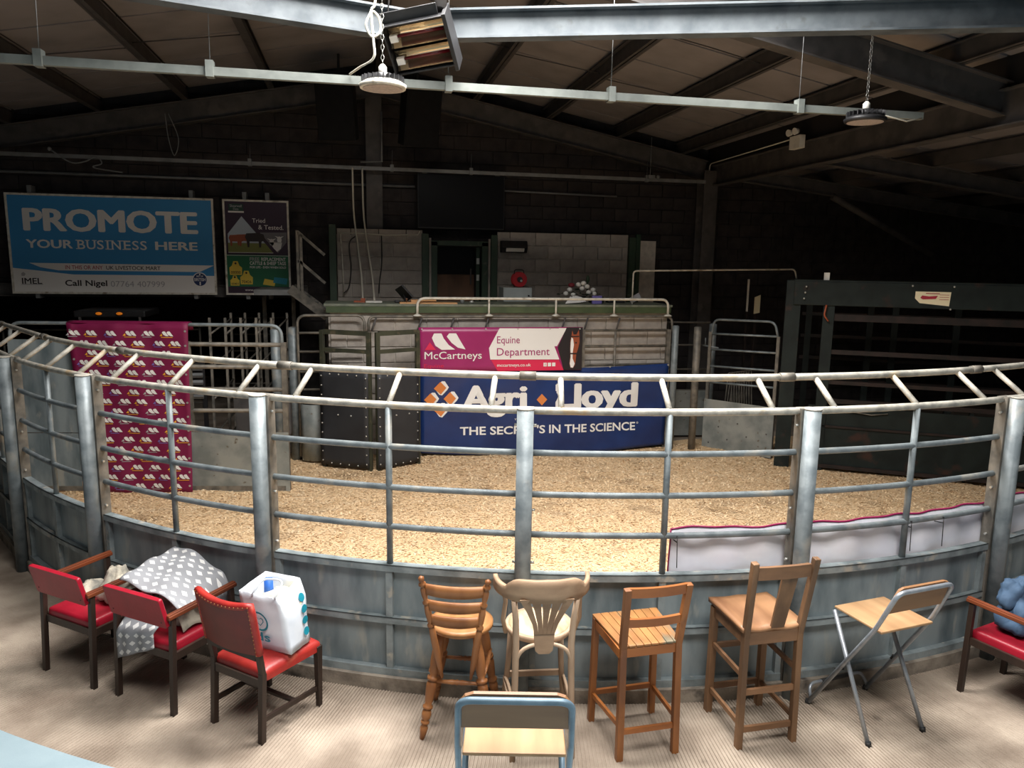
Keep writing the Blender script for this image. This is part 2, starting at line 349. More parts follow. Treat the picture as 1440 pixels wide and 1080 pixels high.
def text_geo(body, bold=0):
    k = (body, bold)
    if k in TXT: return TXT[k]
    fat = bold if ('M' in body or bold >= .03) else 0     # heavy words, and any with the letter M, are thickened by overprinting
    c = bpy.data.curves.new('t', 'FONT'); c.body = body; c.size = 1; c.offset = 0 if fat else bold; c.resolution_u = 3
    o = bpy.data.objects.new('t', c); COL.objects.link(o)
    dg = bpy.context.evaluated_depsgraph_get(); dg.update()
    me = bpy.data.meshes.new_from_object(o.evaluated_get(dg))
    vs = [v.co.copy() for v in me.vertices]; fs = [tuple(p.vertices) for p in me.polygons]
    bpy.data.objects.remove(o); bpy.data.meshes.remove(me); bpy.data.curves.remove(c)
    if fat:
        n = len(vs); base = list(vs); bf = list(fs); vs = []; fs = []
        for k, (dx, dy) in enumerate(((-1, 0), (-.5, .5), (-.5, -.5), (0, 0), (.5, .5), (.5, -.5), (1, 0))):
            vs += [Vector((v.x + dx * fat, v.y + dy * fat, k)) for v in base]; fs += [tuple(i + k * n for i in f) for f in bf]
    x0 = min(v.x for v in vs); x1 = max(v.x for v in vs); y0 = min(v.y for v in vs); y1 = max(v.y for v in vs)
    TXT[(body, bold)] = ([((v.x - x0) / (x1 - x0), (v.y - y0) / (y1 - y0), v.z) for v in vs], fs)
    return TXT[(body, bold)]
def text_in(g, body, x0, x1, z0, z1, P, bold=0, mi=0):
    """letters fitted to the rectangle x0..x1, z0..z1 of a sign; P maps (x, z) to a point just off its face"""
    vs, fs = text_geo(body, bold)
    g.add([Vector(P(x0 + (x1 - x0) * a, z0 + (z1 - z0) * b)) - Vector((0, .0006 * c, 0)) for a, b, c in vs], fs, False, mi)
def mkparts(name, g, mats, parent):
    k = 0
    for n, (v0, f0) in enumerate(g.st):
        v1, f1 = g.st[n + 1] if n + 1 < len(g.st) else (len(g.v), len(g.f))
        q = G(); q.v = g.v[v0:v1]; q.f = [tuple(i - v0 for i in f) for f in g.f[f0:f1]]; q.sm = g.sm[f0:f1]; q.mi = g.mi[f0:f1]; mk(name, q, mats, parent)
def poly_in(g, pts, P, mi=0): g.add([P(x, z) for x, z in pts], [tuple(range(len(pts)))], False, mi)
def rect_in(g, x0, x1, z0, z1, P, mi=0): poly_in(g, [(x0, z0), (x1, z0), (x1, z1), (x0, z1)], P, mi)
def circ_in(g, x, z, r, P, mi=0, n=20, rz=None): poly_in(g, [(x + r * math.cos(2 * math.pi * i / n), z + (rz or r) * math.sin(2 * math.pi * i / n)) for i in range(n)], P, mi)
# ================================================================ THE SETTING
RC = (2.83, 11.2)
def A(r, deg, z):   # point on the ring; past -147 degrees the fence runs on straight
    d = max(deg, -147); x = RC[0] + r * math.cos(R(d)); y = RC[1] + r * math.sin(R(d)); k = (d - deg) * math.pi / 180 * 7.0
    return Vector((x + math.sin(R(d)) * k, y - math.cos(R(d)) * k, z))
def struct(name, g, mats, **k): return tag(mk(name, g, mats, **k), kind='structure')

g = G(); g.add([(-9.2, -4.2, 0), (14.2, -4.2, 0), (14.2, 19.2, 0), (-9.2, 19.2, 0)], [(0, 1, 2, 3)])
struct('floor', g, 'ribbed')
# the spectators' walkway: brushed concrete with grooves cut radially to the ring, worn shallow in patches
g = G(); aw = .0235 / 7.9; na = int(R(110) / aw); rows = [7.05, 7.3, 7.55, 7.8, 8.05, 8.3, 8.45]; rq = random.Random(12)
for q in range(na + 1):
    jit = rq.uniform(-.1, .1)
    for k, dz in ((0, 0), (.48, 0), (.6, 1), (.88, 1)):
        a = R(-158) + (q + k + jit * .3) * aw
        for r in rows:
            x = RC[0] + r * math.cos(a); y = RC[1] + r * math.sin(a); wear = min(1, max(.4, .75 + 1.0 * noise.noise(Vector((x * 1.1, y * 1.1, 5)))))
            g.v.append((x, y, .008 - dz * .0075 * wear))
nr = len(rows)
for c in range((na + 1) * 4 - 1):
    for k in range(nr - 1): b0 = c * nr + k; g.f.append((b0, b0 + 1, b0 + nr + 1, b0 + nr)); g.sm.append(False); g.mi.append(0)
struct('floor_walkway', g, 'ribbed', fix=True)

# raised spectators' tier with pale blue paint, concentric with the ring
g = G(); g.arcbox(RC, 8.4, 14.8, 0, .2, -150, -60, 60); tier = struct('floor_tier', g, 'bluestep')

# sawdust bed of the ring
def hz(x, y): return .03 + .022 * noise.noise(Vector((x * 1.3, y * 1.3, 0))) + .012 * noise.noise(Vector((x * 5, y * 5, 3)))
g = G(); st = .07; nx = int(14.0 / st); ny = int(6.9 / st); idx = {}
for j in range(ny + 1):
    for i in range(nx + 1):
        x = -4.2 + i * st; y = 4.2 + j * st
        if math.hypot(x - RC[0], y - RC[1]) < 6.94: idx[i, j] = len(g.v); g.v.append((x, y, hz(x, y)))
for j in range(ny):
    for i in range(nx):
        q = [(i, j), (i + 1, j), (i + 1, j + 1), (i, j + 1)]
        if all(k in idx for k in q): g.f.append(tuple(idx[k] for k in q)); g.sm.append(True); g.mi.append(0)
saw = tag(mk('sawdust', g, 'saw'), 'deep bed of pale wood shavings covering the sale ring floor', 'sawdust', kind='stuff')
g = G(); rd = random.Random(3)
for k in range(90000):
    while True:
        x = rd.uniform(-4, 9.4); y = 4.3 + 6.5 * rd.random() ** 1.35
        if math.hypot(x - RC[0], y - RC[1]) < 6.9: break
    a = rd.uniform(0, 6.283); l = rd.uniform(.006, .015) * (.8 + .10 * (y - 4)); w = l * rd.uniform(.3, .7); t = rd.uniform(-.5, .5); z = hz(x, y) + .006
    c, s_ = math.cos(a), math.sin(a); tz = l * t
    g.v += [(x - c * l - s_ * w, y - s_ * l + c * w, z - tz), (x + c * l - s_ * w, y + s_ * l + c * w, z + tz), (x + c * l + s_ * w, y + s_ * l - c * w, z + tz), (x - c * l + s_ * w, y - s_ * l - c * w, z - tz)]
    n = len(g.v) - 4; g.f.append((n, n + 1, n + 2, n + 3)); g.sm.append(False); g.mi.append(0)
o = mk('wood_chips', g, 'chip', saw); tag(o, kind='stuff')

# walls ----------------------------------------------------------
BL, BH = .45, .225
blk = {}
def block_mesh(w, mat, dep=.03, axis='x'):
    k = (round(w, 3), mat, axis)
    if k not in blk:
        b = G(); e = .006
        d = (w - .012, dep, BH - .012) if axis == 'x' else (dep, w - .012, BH - .012)
        b.box((0, 0, 0), d); me = mesh('block', b, mat); bm = bmesh.new(); bm.from_mesh(me)
        bmesh.ops.bevel(bm, geom=list(bm.edges), offset=.004, segments=1, affect='EDGES'); bm.to_mesh(me); bm.free(); blk[k] = me
    return blk[k]
def courses(parent, x0, x1, z0, z1, yf, mat, keep=None, seed=0, name='block', axis='x', fixed=0):
    """blocks laid in stretcher bond on a wall face; returns the rest that are not kept as objects"""
    rest = []; k = 0; z = z0
    while z < z1 - .05:
        xs = [x0]; x = x0 + (BL / 2 if k % 2 else BL)
        while x < x1 - .06: xs.append(x); x += BL
        xs.append(x1)
        for a, b in zip(xs, xs[1:]):
            c = ((a + b) / 2, z + BH / 2); rr = random.Random(hash((k, round(a, 2), seed))); yo = rr.uniform(-.004, .004)
            if keep is None or keep(*c):
                p = (c[0], yf + yo, c[1]) if axis == 'x' else (yf + yo, c[0], c[1])
                link(name, block_mesh(b - a, mat, axis=axis), parent, loc=p)
            else: rest.append((c[0], c[1], b - a))
        z += BH; k += 1
    return rest
def stuff_blocks(parent, rest, yf, mat, name='far_blocks'):
    g = G()
    for x, z, w in rest: g.box((x, yf, z), (w - .012, .03, BH - .012))
    tag(mk(name, g, mat, parent), kind='stuff')

# back wall: opening to the pens at the rear (x -6.2..-0.95, below z 2.2)
g = G(); YB = 13.2
for a, b, c, d in ((-9, -6.2, 0, 5.6), (-6.2, -.95, 2.2, 5.8), (-.95, 14, 0, 6.1)): g.mm((a, YB, c), (b, YB + .2, d))
wb = struct('wall_back', g, 'mortar_dark')
def roofz(x): return 6.0 - .19 * abs(x - .4) if x < 6.5 else 4.75
rest = courses(wb, -6.2, 14, 0, 6.0, YB - .012, 'block_dark', keep=lambda x, z: 2.35 < x < 6.1 and 2.2 < z < 4.5)
stuff_blocks(wb, [r for r in rest if r[1] > 2.2 or r[0] > -.95 + .25], YB - .012, 'block_dark')
g = G(); g.mm((-9.2, -4.2, 0), (-9, 19.2, 5.2)); struct('wall_left', g, 'block_dark')
g = G(); g.mm((14, -4.2, 0), (14.2, 19.2, 4.6)); struct('wall_right', g, 'block_dark')
g = G(); g.mm((-9, 19, 0), (14, 19.2, 5.0)); struct('wall_pens', g, 'block_dark')
g = G(); g.ibeam((-6.4, 13.095, 2.3), (-.8, 13.095, 2.3), .2, .12); struct('trim_2', g, 'steel_dark')

# roof ------------------------------------------------------------
RX, RS = .4, .19
def rz_(x, top): return top - RS * abs(x - RX)
PUR = [-7.6, -6.3, -5.05, -3.8, -2.55, -1.27, .4, 2.0, 3.25, 4.53, 5.72, 6.32]
g = G()
def slab(x0, x1, y0, y1, top=6.07, th=.03):
    g.add([(x0, y0, rz_(x0, top)), (x1, y0, rz_(x1, top)), (x1, y1, rz_(x1, top)), (x0, y1, rz_(x0, top)), (x0, y0, rz_(x0, top) + th), (x1, y0, rz_(x1, top) + th), (x1, y1, rz_(x1, top) + th), (x0, y1, rz_(x0, top) + th)],
          [(3, 2, 1, 0), (4, 5, 6, 7), (0, 1, 5, 4), (1, 2, 6, 5), (2, 3, 7, 6), (3, 0, 4, 7)])
for a, b in ((-9, .4), (.4, 6.4)):
    slab(a, b, 6.0, 19.2); slab(a, b, -4.2, -.2)
slab(-9, -.5, -.2, 6.0); slab(3.1, 6.4, -.2, 6.0); slab(-.5, .4, 1.9, 4.2); slab(.4, 3.1, 1.9, 4.2)
for a, b in ((6.4, 14.1),):   # lower side aisle roof
    g.add([(a, -4.2, 4.72), (b, -4.2, 3.9), (b, 19.2, 3.9), (a, 19.2, 4.72), (a, -4.2, 4.75), (b, -4.2, 3.93), (b, 19.2, 3.93), (a, 19.2, 4.75)], [(3, 2, 1, 0), (4, 5, 6, 7), (0, 1, 5, 4), (1, 2, 6, 5), (2, 3, 7, 6), (3, 0, 4, 7)])
g.mm((6.36, -4.2, 4.6), (6.42, 19.2, 5.0))
ceil = struct('ceiling', g, 'backing')
YS = [4.6 + 1.0 * i for i in range(10)]
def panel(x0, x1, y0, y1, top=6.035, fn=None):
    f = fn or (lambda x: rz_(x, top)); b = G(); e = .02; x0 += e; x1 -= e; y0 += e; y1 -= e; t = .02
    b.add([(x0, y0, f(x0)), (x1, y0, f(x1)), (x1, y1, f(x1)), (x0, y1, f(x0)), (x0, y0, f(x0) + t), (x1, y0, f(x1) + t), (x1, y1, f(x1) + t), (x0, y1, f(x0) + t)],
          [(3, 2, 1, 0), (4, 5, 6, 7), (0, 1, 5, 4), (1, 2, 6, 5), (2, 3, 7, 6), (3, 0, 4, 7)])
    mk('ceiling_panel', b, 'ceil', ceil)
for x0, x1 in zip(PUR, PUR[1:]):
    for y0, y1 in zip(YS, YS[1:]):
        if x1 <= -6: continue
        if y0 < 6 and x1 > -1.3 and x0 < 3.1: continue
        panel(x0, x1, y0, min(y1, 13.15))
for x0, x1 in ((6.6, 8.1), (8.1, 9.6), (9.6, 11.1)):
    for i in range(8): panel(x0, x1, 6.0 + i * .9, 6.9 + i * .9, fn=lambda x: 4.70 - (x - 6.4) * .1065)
for x in PUR[1:-1]:
    b = G(); z = rz_(x, 5.80)
    for y0, y1 in ((6.0 if -.6 < x < 3.2 else 2.0, 13.15),):
        b.mm((x - .004, y0, z), (x + .004, y1, z + .2)); b.mm((x - .004, y0, z), (x + .06, y1, z + .006)); b.mm((x - .06, y0, z + .194), (x + .004, y1, z + .2)); b.mm((x + .054, y0, z), (x + .06, y1, z + .02))
        b.mm((x - .045, y0, z + .006), (x - .004, y1, z + .012))
    mk('purlin', b, 'purlin', ceil)
for x in (8.1, 9.6, 11.1):
    b = G(); z = 4.47 - (x - 6.4) * .1065; b.mm((x - .02, 5.5, z), (x + .05, 13.15, z + .19)); mk('purlin', b, 'purlin', ceil)
# sag rods tying the purlins
for y0, y1 in ((10.3, 9.9), (8.2, 8.0)):
    for a, b2 in ((.4, 2.0), (2.0, 3.25), (3.25, 4.53), (-1.27, -2.55), (-2.55, -3.8)):
        b = G(); b.tube([(a, y0, rz_(a, 5.9)), ((a + b2) / 2, (y0 + y1) / 2, rz_((a + b2) / 2, 5.87)), (b2, y1 + .2, rz_(b2, 5.9))], .007, 5); mk('sag_rod', b, 'purlin', ceil)

# rooflight: glazing bars over the opening at the ridge
for k, y0 in enumerate((4.2, -.2)):
    b = G()
    for i in range(4):
        y = y0 + i * (.6 if k == 0 else .7)
        for x0, x1 in ((-.5, .4), (.4, 3.1)): b.bar((x0, y, rz_(x0, 6.12)), (x1, y, rz_(x1, 6.12)), .05, .05)
    b.bar((.4, y0, 6.12), (.4, y0 + (1.8 if k == 0 else 2.1), 6.12), .06, .06)
    struct('window_%d' % (k + 1), b, 'steel_galv')

# steel frame: rafters, columns, girder, bright ring beams
def beam(name, label, p, q, h, bf, mat, cat='beam', group=None):
    b = G(); b.ibeam(p, q, h, bf); o = mk(name, b, mat); return tag(o, label, cat, group)
H_ = .33
beam('roof_rafter', 'dark steel gable rafter sloping from the ridge down over the blue sign', (-7.6, 12.95, rz_(-7.6, 5.63)), (.36, 12.95, rz_(.36, 5.63)), H_, .16, 'steel_dark')
beam('roof_rafter', 'dark steel gable rafter sloping from the ridge down to the column beside the rostrum', (.44, 12.95, rz_(.44, 5.63)), (6.2, 12.95, rz_(6.2, 5.63)), H_, .16, 'steel_dark')
beam('roof_rafter', 'dark steel portal rafter meeting the valley girder near the hanging disc lamp', (.44, 6.62, rz_(.44, 5.63)), (6.31, 6.62, rz_(6.31, 5.63)), H_, .16, 'steel_dark')
beam('roof_rafter', 'dark steel portal rafter above the pale mottled beam, over the red chairs', (-7.6, 6.62, rz_(-7.6, 5.63)), (.36, 6.62, rz_(.36, 5.63)), H_, .16, 'steel_dark')
beam('valley_girder', 'long dark steel girder carrying the small white twin-head emergency lamp', (6.32, 3.0, 4.42), (6.32, 12.95, 4.42), .36, .16, 'steel_dark')
beam('tie_beam', 'bright mottled galvanised beam running from the hanging heater to the valley girder', (.545, 6.30, 4.676), (6.24, 4.40, 4.676), .22, .132, 'steel_galv')
beam('tie_beam', 'bright mottled galvanised beam running from the hanging heater over the red chairs', (.44, 6.335, 4.676), (-4.7, 4.945, 4.676), .22, .132, 'steel_galv')
b = G(); b.ibeam((.32, 12.985, 0), (.32, 12.985, 5.5), .2, .26, up=(0, 1, 0)); tag(mk('steel_column', b, 'steel_dark'), 'grey steel column behind the rostrum, crossed by the cable trunking', 'column')
b = G(); b.ibeam((6.22, 12.85, 0), (6.22, 12.85, 4.5), .3, .26, up=(0, 1, 0)); tag(mk('steel_column', b, 'steel_dark'), 'tall grey steel column standing beyond the end of the rostrum', 'column')
b = G(); b.tube([(8.1, 11.9, 4.05), (10.2, 11.9, 3.1)], .06, 8); tag(mk('roof_brace', b, 'steel_dark'), 'dark diagonal roof brace in the side aisle behind the green crate', 'brace')
for i, y in enumerate((9.6, 11.9)):
    beam('aisle_rafter', ('dark rafter across the low side aisle roof, in line with the emergency lamp', 'dark rafter across the low side aisle roof, carrying the diagonal brace')[i], (6.4, y, 4.345), (13.9, y, 3.545), .22, .12, 'steel_dark', 'beam')

# ================================================================ THE RING FENCE
PA = [-173.6, -159.6, -145.6, -133.1, -119.4, -105.0, -90.3, -76.1, -62, -49]
LB = ['curved galvanised ring fence bay deepest in shade past the red chairs',
      'curved galvanised ring fence bay two bays past the red armchair holding bundled clothes',
      'curved galvanised ring fence bay just past the red armchair holding bundled clothes',
      'curved galvanised ring fence bay behind the blanket-covered armchair and the bundled clothes',
      'curved galvanised ring fence bay behind the round-seated spindle stool and carrier bag',
      'curved galvanised ring fence bay behind the bentwood stool and the slatted low-backed stool',
      'curved galvanised ring fence bay behind the silver-legged folding stool',
      'curved galvanised ring fence bay beside the red armchair with the blue jacket',
      'curved galvanised ring fence bay beyond the red armchair with the blue jacket']
def fbox(b, r0, r1, z0, z1, a0, a1, n):
    vs = []; fs = []
    for i in range(n + 1):
        a = a0 + (a1 - a0) * i / n; vs += [A(r0, a, z0), A(r1, a, z0), A(r1, a, z1), A(r0, a, z1)]
    for i in range(n):
        for j in range(4): fs.append((i * 4 + j, i * 4 + 4 + j, i * 4 + 4 + (j + 1) % 4, i * 4 + (j + 1) % 4))
    b.add(vs, fs + [(0, 1, 2, 3), (n * 4 + 3, n * 4 + 2, n * 4 + 1, n * 4)])
def FA(a): return R(max(a, -147))
RAILZ = (1.67, 1.40, 1.135)
def arcpts(r, z, a0, a1, n=8): return [A(r, a0 + (a1 - a0) * i / n, z) for i in range(n + 1)]
for k, (a0, a1) in enumerate(zip(PA, PA[1:])):
    am = (a0 + a1) / 2
    t = thing('ring_fence_bay', LB[k], 'fence', A(7, am, .1))
    b = G(); b.tube(arcpts(7.0, 1.94, a0, a1, 10), .024, 10); mk('top_rail', b, 'galv_top', t)
    for z in RAILZ: b = G(); b.tube(arcpts(7.0, z, a0, a1, 10), .021, 10); mk('rail', b, 'galv', t)
    b = G(); b.tube([A(7, am, .86), A(7, am, 1.94)], .021, 10); mk('upright', b, 'galv', t)
    b = G(); b.tube(arcpts(6.76, 2.12, a0, a1, 10), .024, 10); mk('upper_rail', b, 'galv_top', t)
    for s in (a0 + 1.8, am, a1 - 1.8): b = G(); b.tube([A(7, s, 1.945), A(6.76, s, 2.115)], .019, 8); mk('strut', b, 'galv_top', t)
    b = G(); b.tube([A(6.76, a1 - .45, 2.12), A(6.76, a1 + .45, 2.12)], .030, 12); mk('sleeve', b, 'oldpipe', t)
    for s0, s1 in ((a0 + .3, am), (am, a1 - .3)):
        for z0, z1 in ((.12, .50), (.50, .86)):
            b = G(); fbox(b, 6.982, 6.990, z0, z1, s0 + .03, s1 - .03, 5); mk('sheet', b, 'sheet', t)
    b = G(); n = 8
    fbox(b, 6.97, 7.035, .872, .880, a0 + .3, a1 - .3, n); fbox(b, 7.027, 7.035, .835, .880, a0 + .3, a1 - .3, n)
    fbox(b, 6.985, 7.035, .505, .513, a0 + .3, a1 - .3, n); fbox(b, 7.027, 7.035, .47, .513, a0 + .3, a1 - .3, n)
    fbox(b, 6.985, 7.035, .10, .15, a0 + .3, a1 - .3, n)
    mk('panel_frame', b, 'frame', t)
    for s in (a0 + .55, am, a1 - .55):
        b = G(); p = A(7.008, s, .49); b.box(p, (.036, .045, .76), FA(s)); mk('stiffener', b, 'frame', t)
PL = ['deep in the shade past the red chairs', 'past the red armchairs in the shade', 'past the red armchair with the bundled clothes', 'just beyond the red armchair with the bundled clothes', 'behind the blanket and carrier bag', 'behind the bentwood stool', 'behind the tall oak stool with the single back splat', 'beside the red armchair with the blue jacket', 'beyond the red armchair with the blue jacket']
for k, a in enumerate(PA[:-1]):
    if k == 0: continue
    t = thing('fence_post', 'thick round galvanised ring fence post ' + PL[k], 'post', A(7.08, a, 0))
    b = G(); b.tube([A(7.085, a, 0), A(7.085, a, 1.965)], .052, 16); mk('pipe', b, 'galv', t)
    b = G(); b.tube([A(7.085, a, 1.962), A(7.085, a, 1.972)], .054, 16); mk('cap', b, 'galv_top', t)
    b = G(); b.box(A(7.005, a, 1.03), (.075, .10, 1.86), FA(a)); mk('channel', b, 'oldpipe', t)
    for z in (1.85, 1.3, .95):
        for sg in (1, -1):
            b = G(); p = A(7.01, a, z); tv = Vector((-math.sin(FA(a)), math.cos(FA(a)), 0)) * sg; b.tube([p + tv * .045, p + tv * .07], .009, 6); mk('bolt', b, 'bolt', t)

g = G(); fbox(g, 6.93, 7.065, 0, .1, -176, -48, 90); struct('trim_1', g, 'conc')
# white sheet hung inside the fence, maroon hem along the top
def cloth(u, v):
    a = -97.2 + 37 * u; z = .80 + (1.165 + .008 * math.sin(u * 40) - .80) * v
    r = 6.945 + .012 * math.sin(u * 90 + v * 2) + .008 * math.sin(u * 37 - v * 5); return A(r, a, z)
t = thing('hanging_sheet', 'white cloth sheet with maroon hem tied inside the ring fence', 'sheet', A(6.94, -80, .8))
b = G(); b.grid(cloth, 160, 6); mk('cloth', b, 'sheetcloth', t, solid=.002)
b = G(); b.tube([cloth(i / 120, 1.0) for i in range(121)], .007, 6); b.tube([cloth(0, i / 8) for i in range(9)], .006, 6); mk('hem', b, 'p_maroon', t)
for a in (-97, -83, -80.6, -75.5):
    b = G(); b.tube([A(6.955, a, 1.13), A(7.03, a, 1.14), A(7.03, a, 1.1), A(6.96, a, 1.09)], .004, 5); b.tube([A(7.03, a, 1.12), A(7.032, a + .05, .93)], .003, 5); mk('cable_tie', b, 'foot', t)
# ================================================================ GATES AND PENS ROUND THE RING
class VP:   # a vertical plane through A->B: point at distance s along, height z, offset d towards the camera side
    def __init__(s, a, b):
        s.a = Vector((a[0], a[1], 0)); d = Vector((b[0] - a[0], b[1] - a[1], 0)); s.L = d.length; s.d = d.normalized(); s.n = Vector((s.d.y, -s.d.x, 0))
        s.ang = math.atan2(s.d.y, s.d.x)
    def __call__(s, t, z, o=0): return s.a + s.d * t + s.n * o + Vector((0, 0, z))

# --- long sheeted gate with the maroon backdrop thrown over it
V = VP((-3.65, 9.64), (-.82, 9.21))
t = thing('ring_gate', 'long galvanised ring gate with open rails, half sheeted, under the maroon backdrop', 'gate', V(1.3, 0))
b = G(); b.tube(rpath([V(-.32, 1.86), V(-.32, 2.06), V(2.80, 2.06), V(2.80, 1.66)], .14), .022, 10); mk('hoop_rail', b, 'galv', t)
for z in (1.83, 1.56, 1.29, 1.03): b = G(); b.tube([V(-.3, z), V(2.82, z)], .026, 8); mk('rail', b, 'oldpipe', t)
for s in (.34, 1.70, 2.82): b = G(); b.box(V(s, .95), (.06, .05, 1.82), V.ang); mk('stile', b, 'oldpipe', t)
b = G(); b.box(V(2.26, .40, .03), (1.18, .006, .74), V.ang); mk('sheet', b, 'oldsheet', t)
for z0, z1 in ((.06, .75), (.76, 1.87)): b = G(); b.box(V(.02, (z0 + z1) / 2, .03), (.72, .006, z1 - z0), V.ang); mk('sheet', b, 'sheet', t)
b = G(); b.box(V(1.2, .07, .02), (3.2, .03, .06), V.ang); mk('bottom_rail', b, 'oldpipe', t)
b = G(); b.box(V(.55, .09, .0), (.9, .05, .12), V.ang); mk('kick_board', b, 'timber', t)

def bdrop(s, z):   # backdrop surface, leaning out a little at the top hem
    return V(s, z, .085 + .012 * math.sin(s * 9 + z * 3) + .006 * math.sin(s * 23))
t = thing('logo_backdrop', 'maroon fabric backdrop printed with rows of small white wing logos, hung over the gate', 'backdrop', V(1.1, 0))
def bx(z): k = z / 2.07; return (.56 - .19 * k ** .8, 1.70 + .05 * k)
def bd(u, v):
    z = .03 + 2.045 * v; a, c = bx(z); return bdrop(a + (c - a) * u, z)
b = G(); b.grid(bd, 24, 30); b.grid(lambda u, v: V(bx(2.07)[0] + (bx(2.07)[1] - bx(2.07)[0]) * u, 2.075 + .02 * math.sin(v * math.pi) - .3 * max(0, v - .72), .085 - .17 * v), 16, 6); mk('fabric', b, 'vinylmaroon', t, solid=.002)
gl = [G() for _ in range(5)]; cm = ['p_grey', 'p_gold', 'p_lilac', 'p_gold']
r_ = random.Random(5)
for row in range(18):
    z = .09 + row * .115
    for c in range(7):
        s = .44 + c * .212 + (.11 if row % 2 else 0) + r_.uniform(-.015, .015); lo, hi = bx(z)
        if s < lo + .06 or s > hi - .06 or z > 2.03: continue
        P = lambda x, zz: bdrop(x, zz) + V.n * .006
        w = .05
        for o in (-.5, .55):
            x = s + o * w
            poly_in(gl[0], [(x - .032, z + .042), (x - .018, z + .056), (x + .004, z + .056), (x + .016, z + .036), (x + .042, z), (x + .012, z), (x - .014, z + .014)], P)
        ci = (row * 2 + c) % 4
        poly_in(gl[1 + ci], [(s - .088, z), (s - .054, z), (s - .06, z + .03)], P)
        rect_in(gl[1 + ci], s - .07, s + (.06 if ci % 2 else .03), z - .018, z - .011, P)
for k, q in enumerate(gl): tag(mk('printed_logos', q, (['p_white'] + cm)[k], t), kind='stuff')
b = G()
for i in range(12):
    z = .12 + i * .17; a, c = bx(z)
    for s in (a + .03, c - .03): b.tube([bdrop(s, z) + V.n * .004, bdrop(s, z) + V.n * .008], .013, 10)
mk('eyelets', b, 'bolt', t)

# --- posts and the small walkway gate between backdrop gate and rubber gates
def post(x, y, h, r, label, mat='galv'):
    b = G(); b.tube([(x, y, 0), (x, y, h), (x, y, h + .012)], [r, r, r * .6], 14); return tag(mk('pen_post', b, mat), label, 'post')
post(-.87, 10.74, 1.9, .075, 'stout round pen post between the long gate and the black rubber gates')
post(-1.02, 9.85, 1.95, .06, 'round pen post standing just behind the free end of the long gate')
t = thing('walkway_hurdle', 'galvanised walkway hurdle with a hooped top and pale sheet beside the rubber gates', 'hurdle', (-.35, 10.66, 0))
b = G(); b.tube(rpath([(-.80, 10.6, .1), (-.80, 10.6, 2.08), (.10, 10.6, 2.08), (.10, 10.56, 1.86)], .12), .019, 8); mk('hoop_rail', b, 'oldpipe', t)
for z in (1.84, 1.58, 1.3, 1.05): b = G(); b.tube([(-.82, 10.6, z), (.1, 10.6, z)], .017, 8); mk('rail', b, 'oldpipe', t)
b = G(); b.grid(lambda u, v: (-.78 + .36 * u, 10.52 - .09 * math.sin(u * math.pi), .06 + .80 * v), 8, 2); mk('sheet', b, 'oldsheet', t, solid=.004)

# --- two black rubber-faced gates meeting in a V
def rubber_gate(a, b_, label, hinge_low):
    V = VP(a, b_); t = thing('rubber_gate', label, 'gate', V(V.L / 2, 0), group='rubber-faced ring gates')
    for s in (.03, V.L - .03): b = G(); b.box(V(s, .97), (.06, .05, 1.88), V.ang); mk('stile', b, 'gateframe', t, bevel=.004)
    for z, h in ((1.89, .06), (1.65, .05), (1.36, .05), (.12, .05)): b = G(); b.box(V(V.L / 2, z), (V.L - .1, .045, h), V.ang); mk('rail', b, 'gateframe', t)
    b = G(); b.grid(lambda u, v: V(.0 + (V.L - .03) * u, .07 + (1.30 - .03 * hinge_low * u) * v, .036 + .006 * math.sin(u * 5 + v * 7)), 10, 14); mk('rubber_sheet', b, 'rubber', t, solid=.01)
    b = G()
    for i in range(10):
        for s in (.03, V.L - .06): p = V(s, .13 + i * .13, .045); b.ball(p, .011, nu=6, nv=4)
    for i in range(1, 5): b.ball(V(.03 + i * (V.L - .09) / 5, .1, .045), .011, nu=6, nv=4); b.ball(V(.03 + i * (V.L - .09) / 5, 1.33, .045), .011, nu=6, nv=4)
    for s, z in ((.28, .78), (.48, .78)): b.ball(V(s, z, .047), .012, nu=6, nv=4)
    mk('bolt_heads', b, 'bolt', t)
    return t
rubber_gate((-.49, 10.30), (.17, 9.91), 'black rubber-faced gate in a green frame, next to the pale walkway sheet', 0)
rubber_gate((.23, 9.91), (.83, 10.22), 'black rubber-faced gate in a green frame, next to the navy banner', 1)

# --- fence in front of the rostrum
t = thing('rostrum_fence', 'pipe fence with a hooped top rail standing along the front of the rostrum', 'fence', (2.7, 10.62, 0))
b = G(); b.tube(rpath([(.16, 10.62, 1.86), (.16, 10.66, 2.06), (4.70, 10.66, 2.06), (4.70, 10.62, 1.84)], .09), .019, 8); mk('hoop_rail', b, 'oldpipe', t)
for z in (1.86, 1.62, 1.34, 1.0, .6, .2): b = G(); b.tube([(.84, 10.62, z), (4.64, 10.62, z)], .020, 8); mk('rail', b, 'oldpipe', t)
for x in (.86, 2.07, 3.28, 4.64): b = G(); b.box((x, 10.62, .95), (.06, .06, 1.84)); mk('upright', b, 'oldpipe', t)
b = G(); b.tube([(3.79, 10.62, .2), (3.79, 10.62, 1.86)], .018, 8); mk('upright', b, 'oldpipe', t)
for x in (.2, .84, 1.3, 1.80, 2.95, 3.30, 3.80): b = G(); b.tube([(x, 10.62, 1.86), (x + .07, 10.66, 2.06)], .014, 6); mk('strut', b, 'steel_dark', t)
t = thing('counter_handrail', 'white-painted tubular handrail with short posts, bolted above the rostrum fence', 'handrail', (2.7, 10.66, 2.06))
b = G(); b.tube(rpath([(.84, 10.66, 2.07), (.84, 10.66, 2.32), (4.63, 10.66, 2.32), (4.63, 10.66, 2.07)], .12), .019, 10); mk('rail', b, 'white_paint', t)
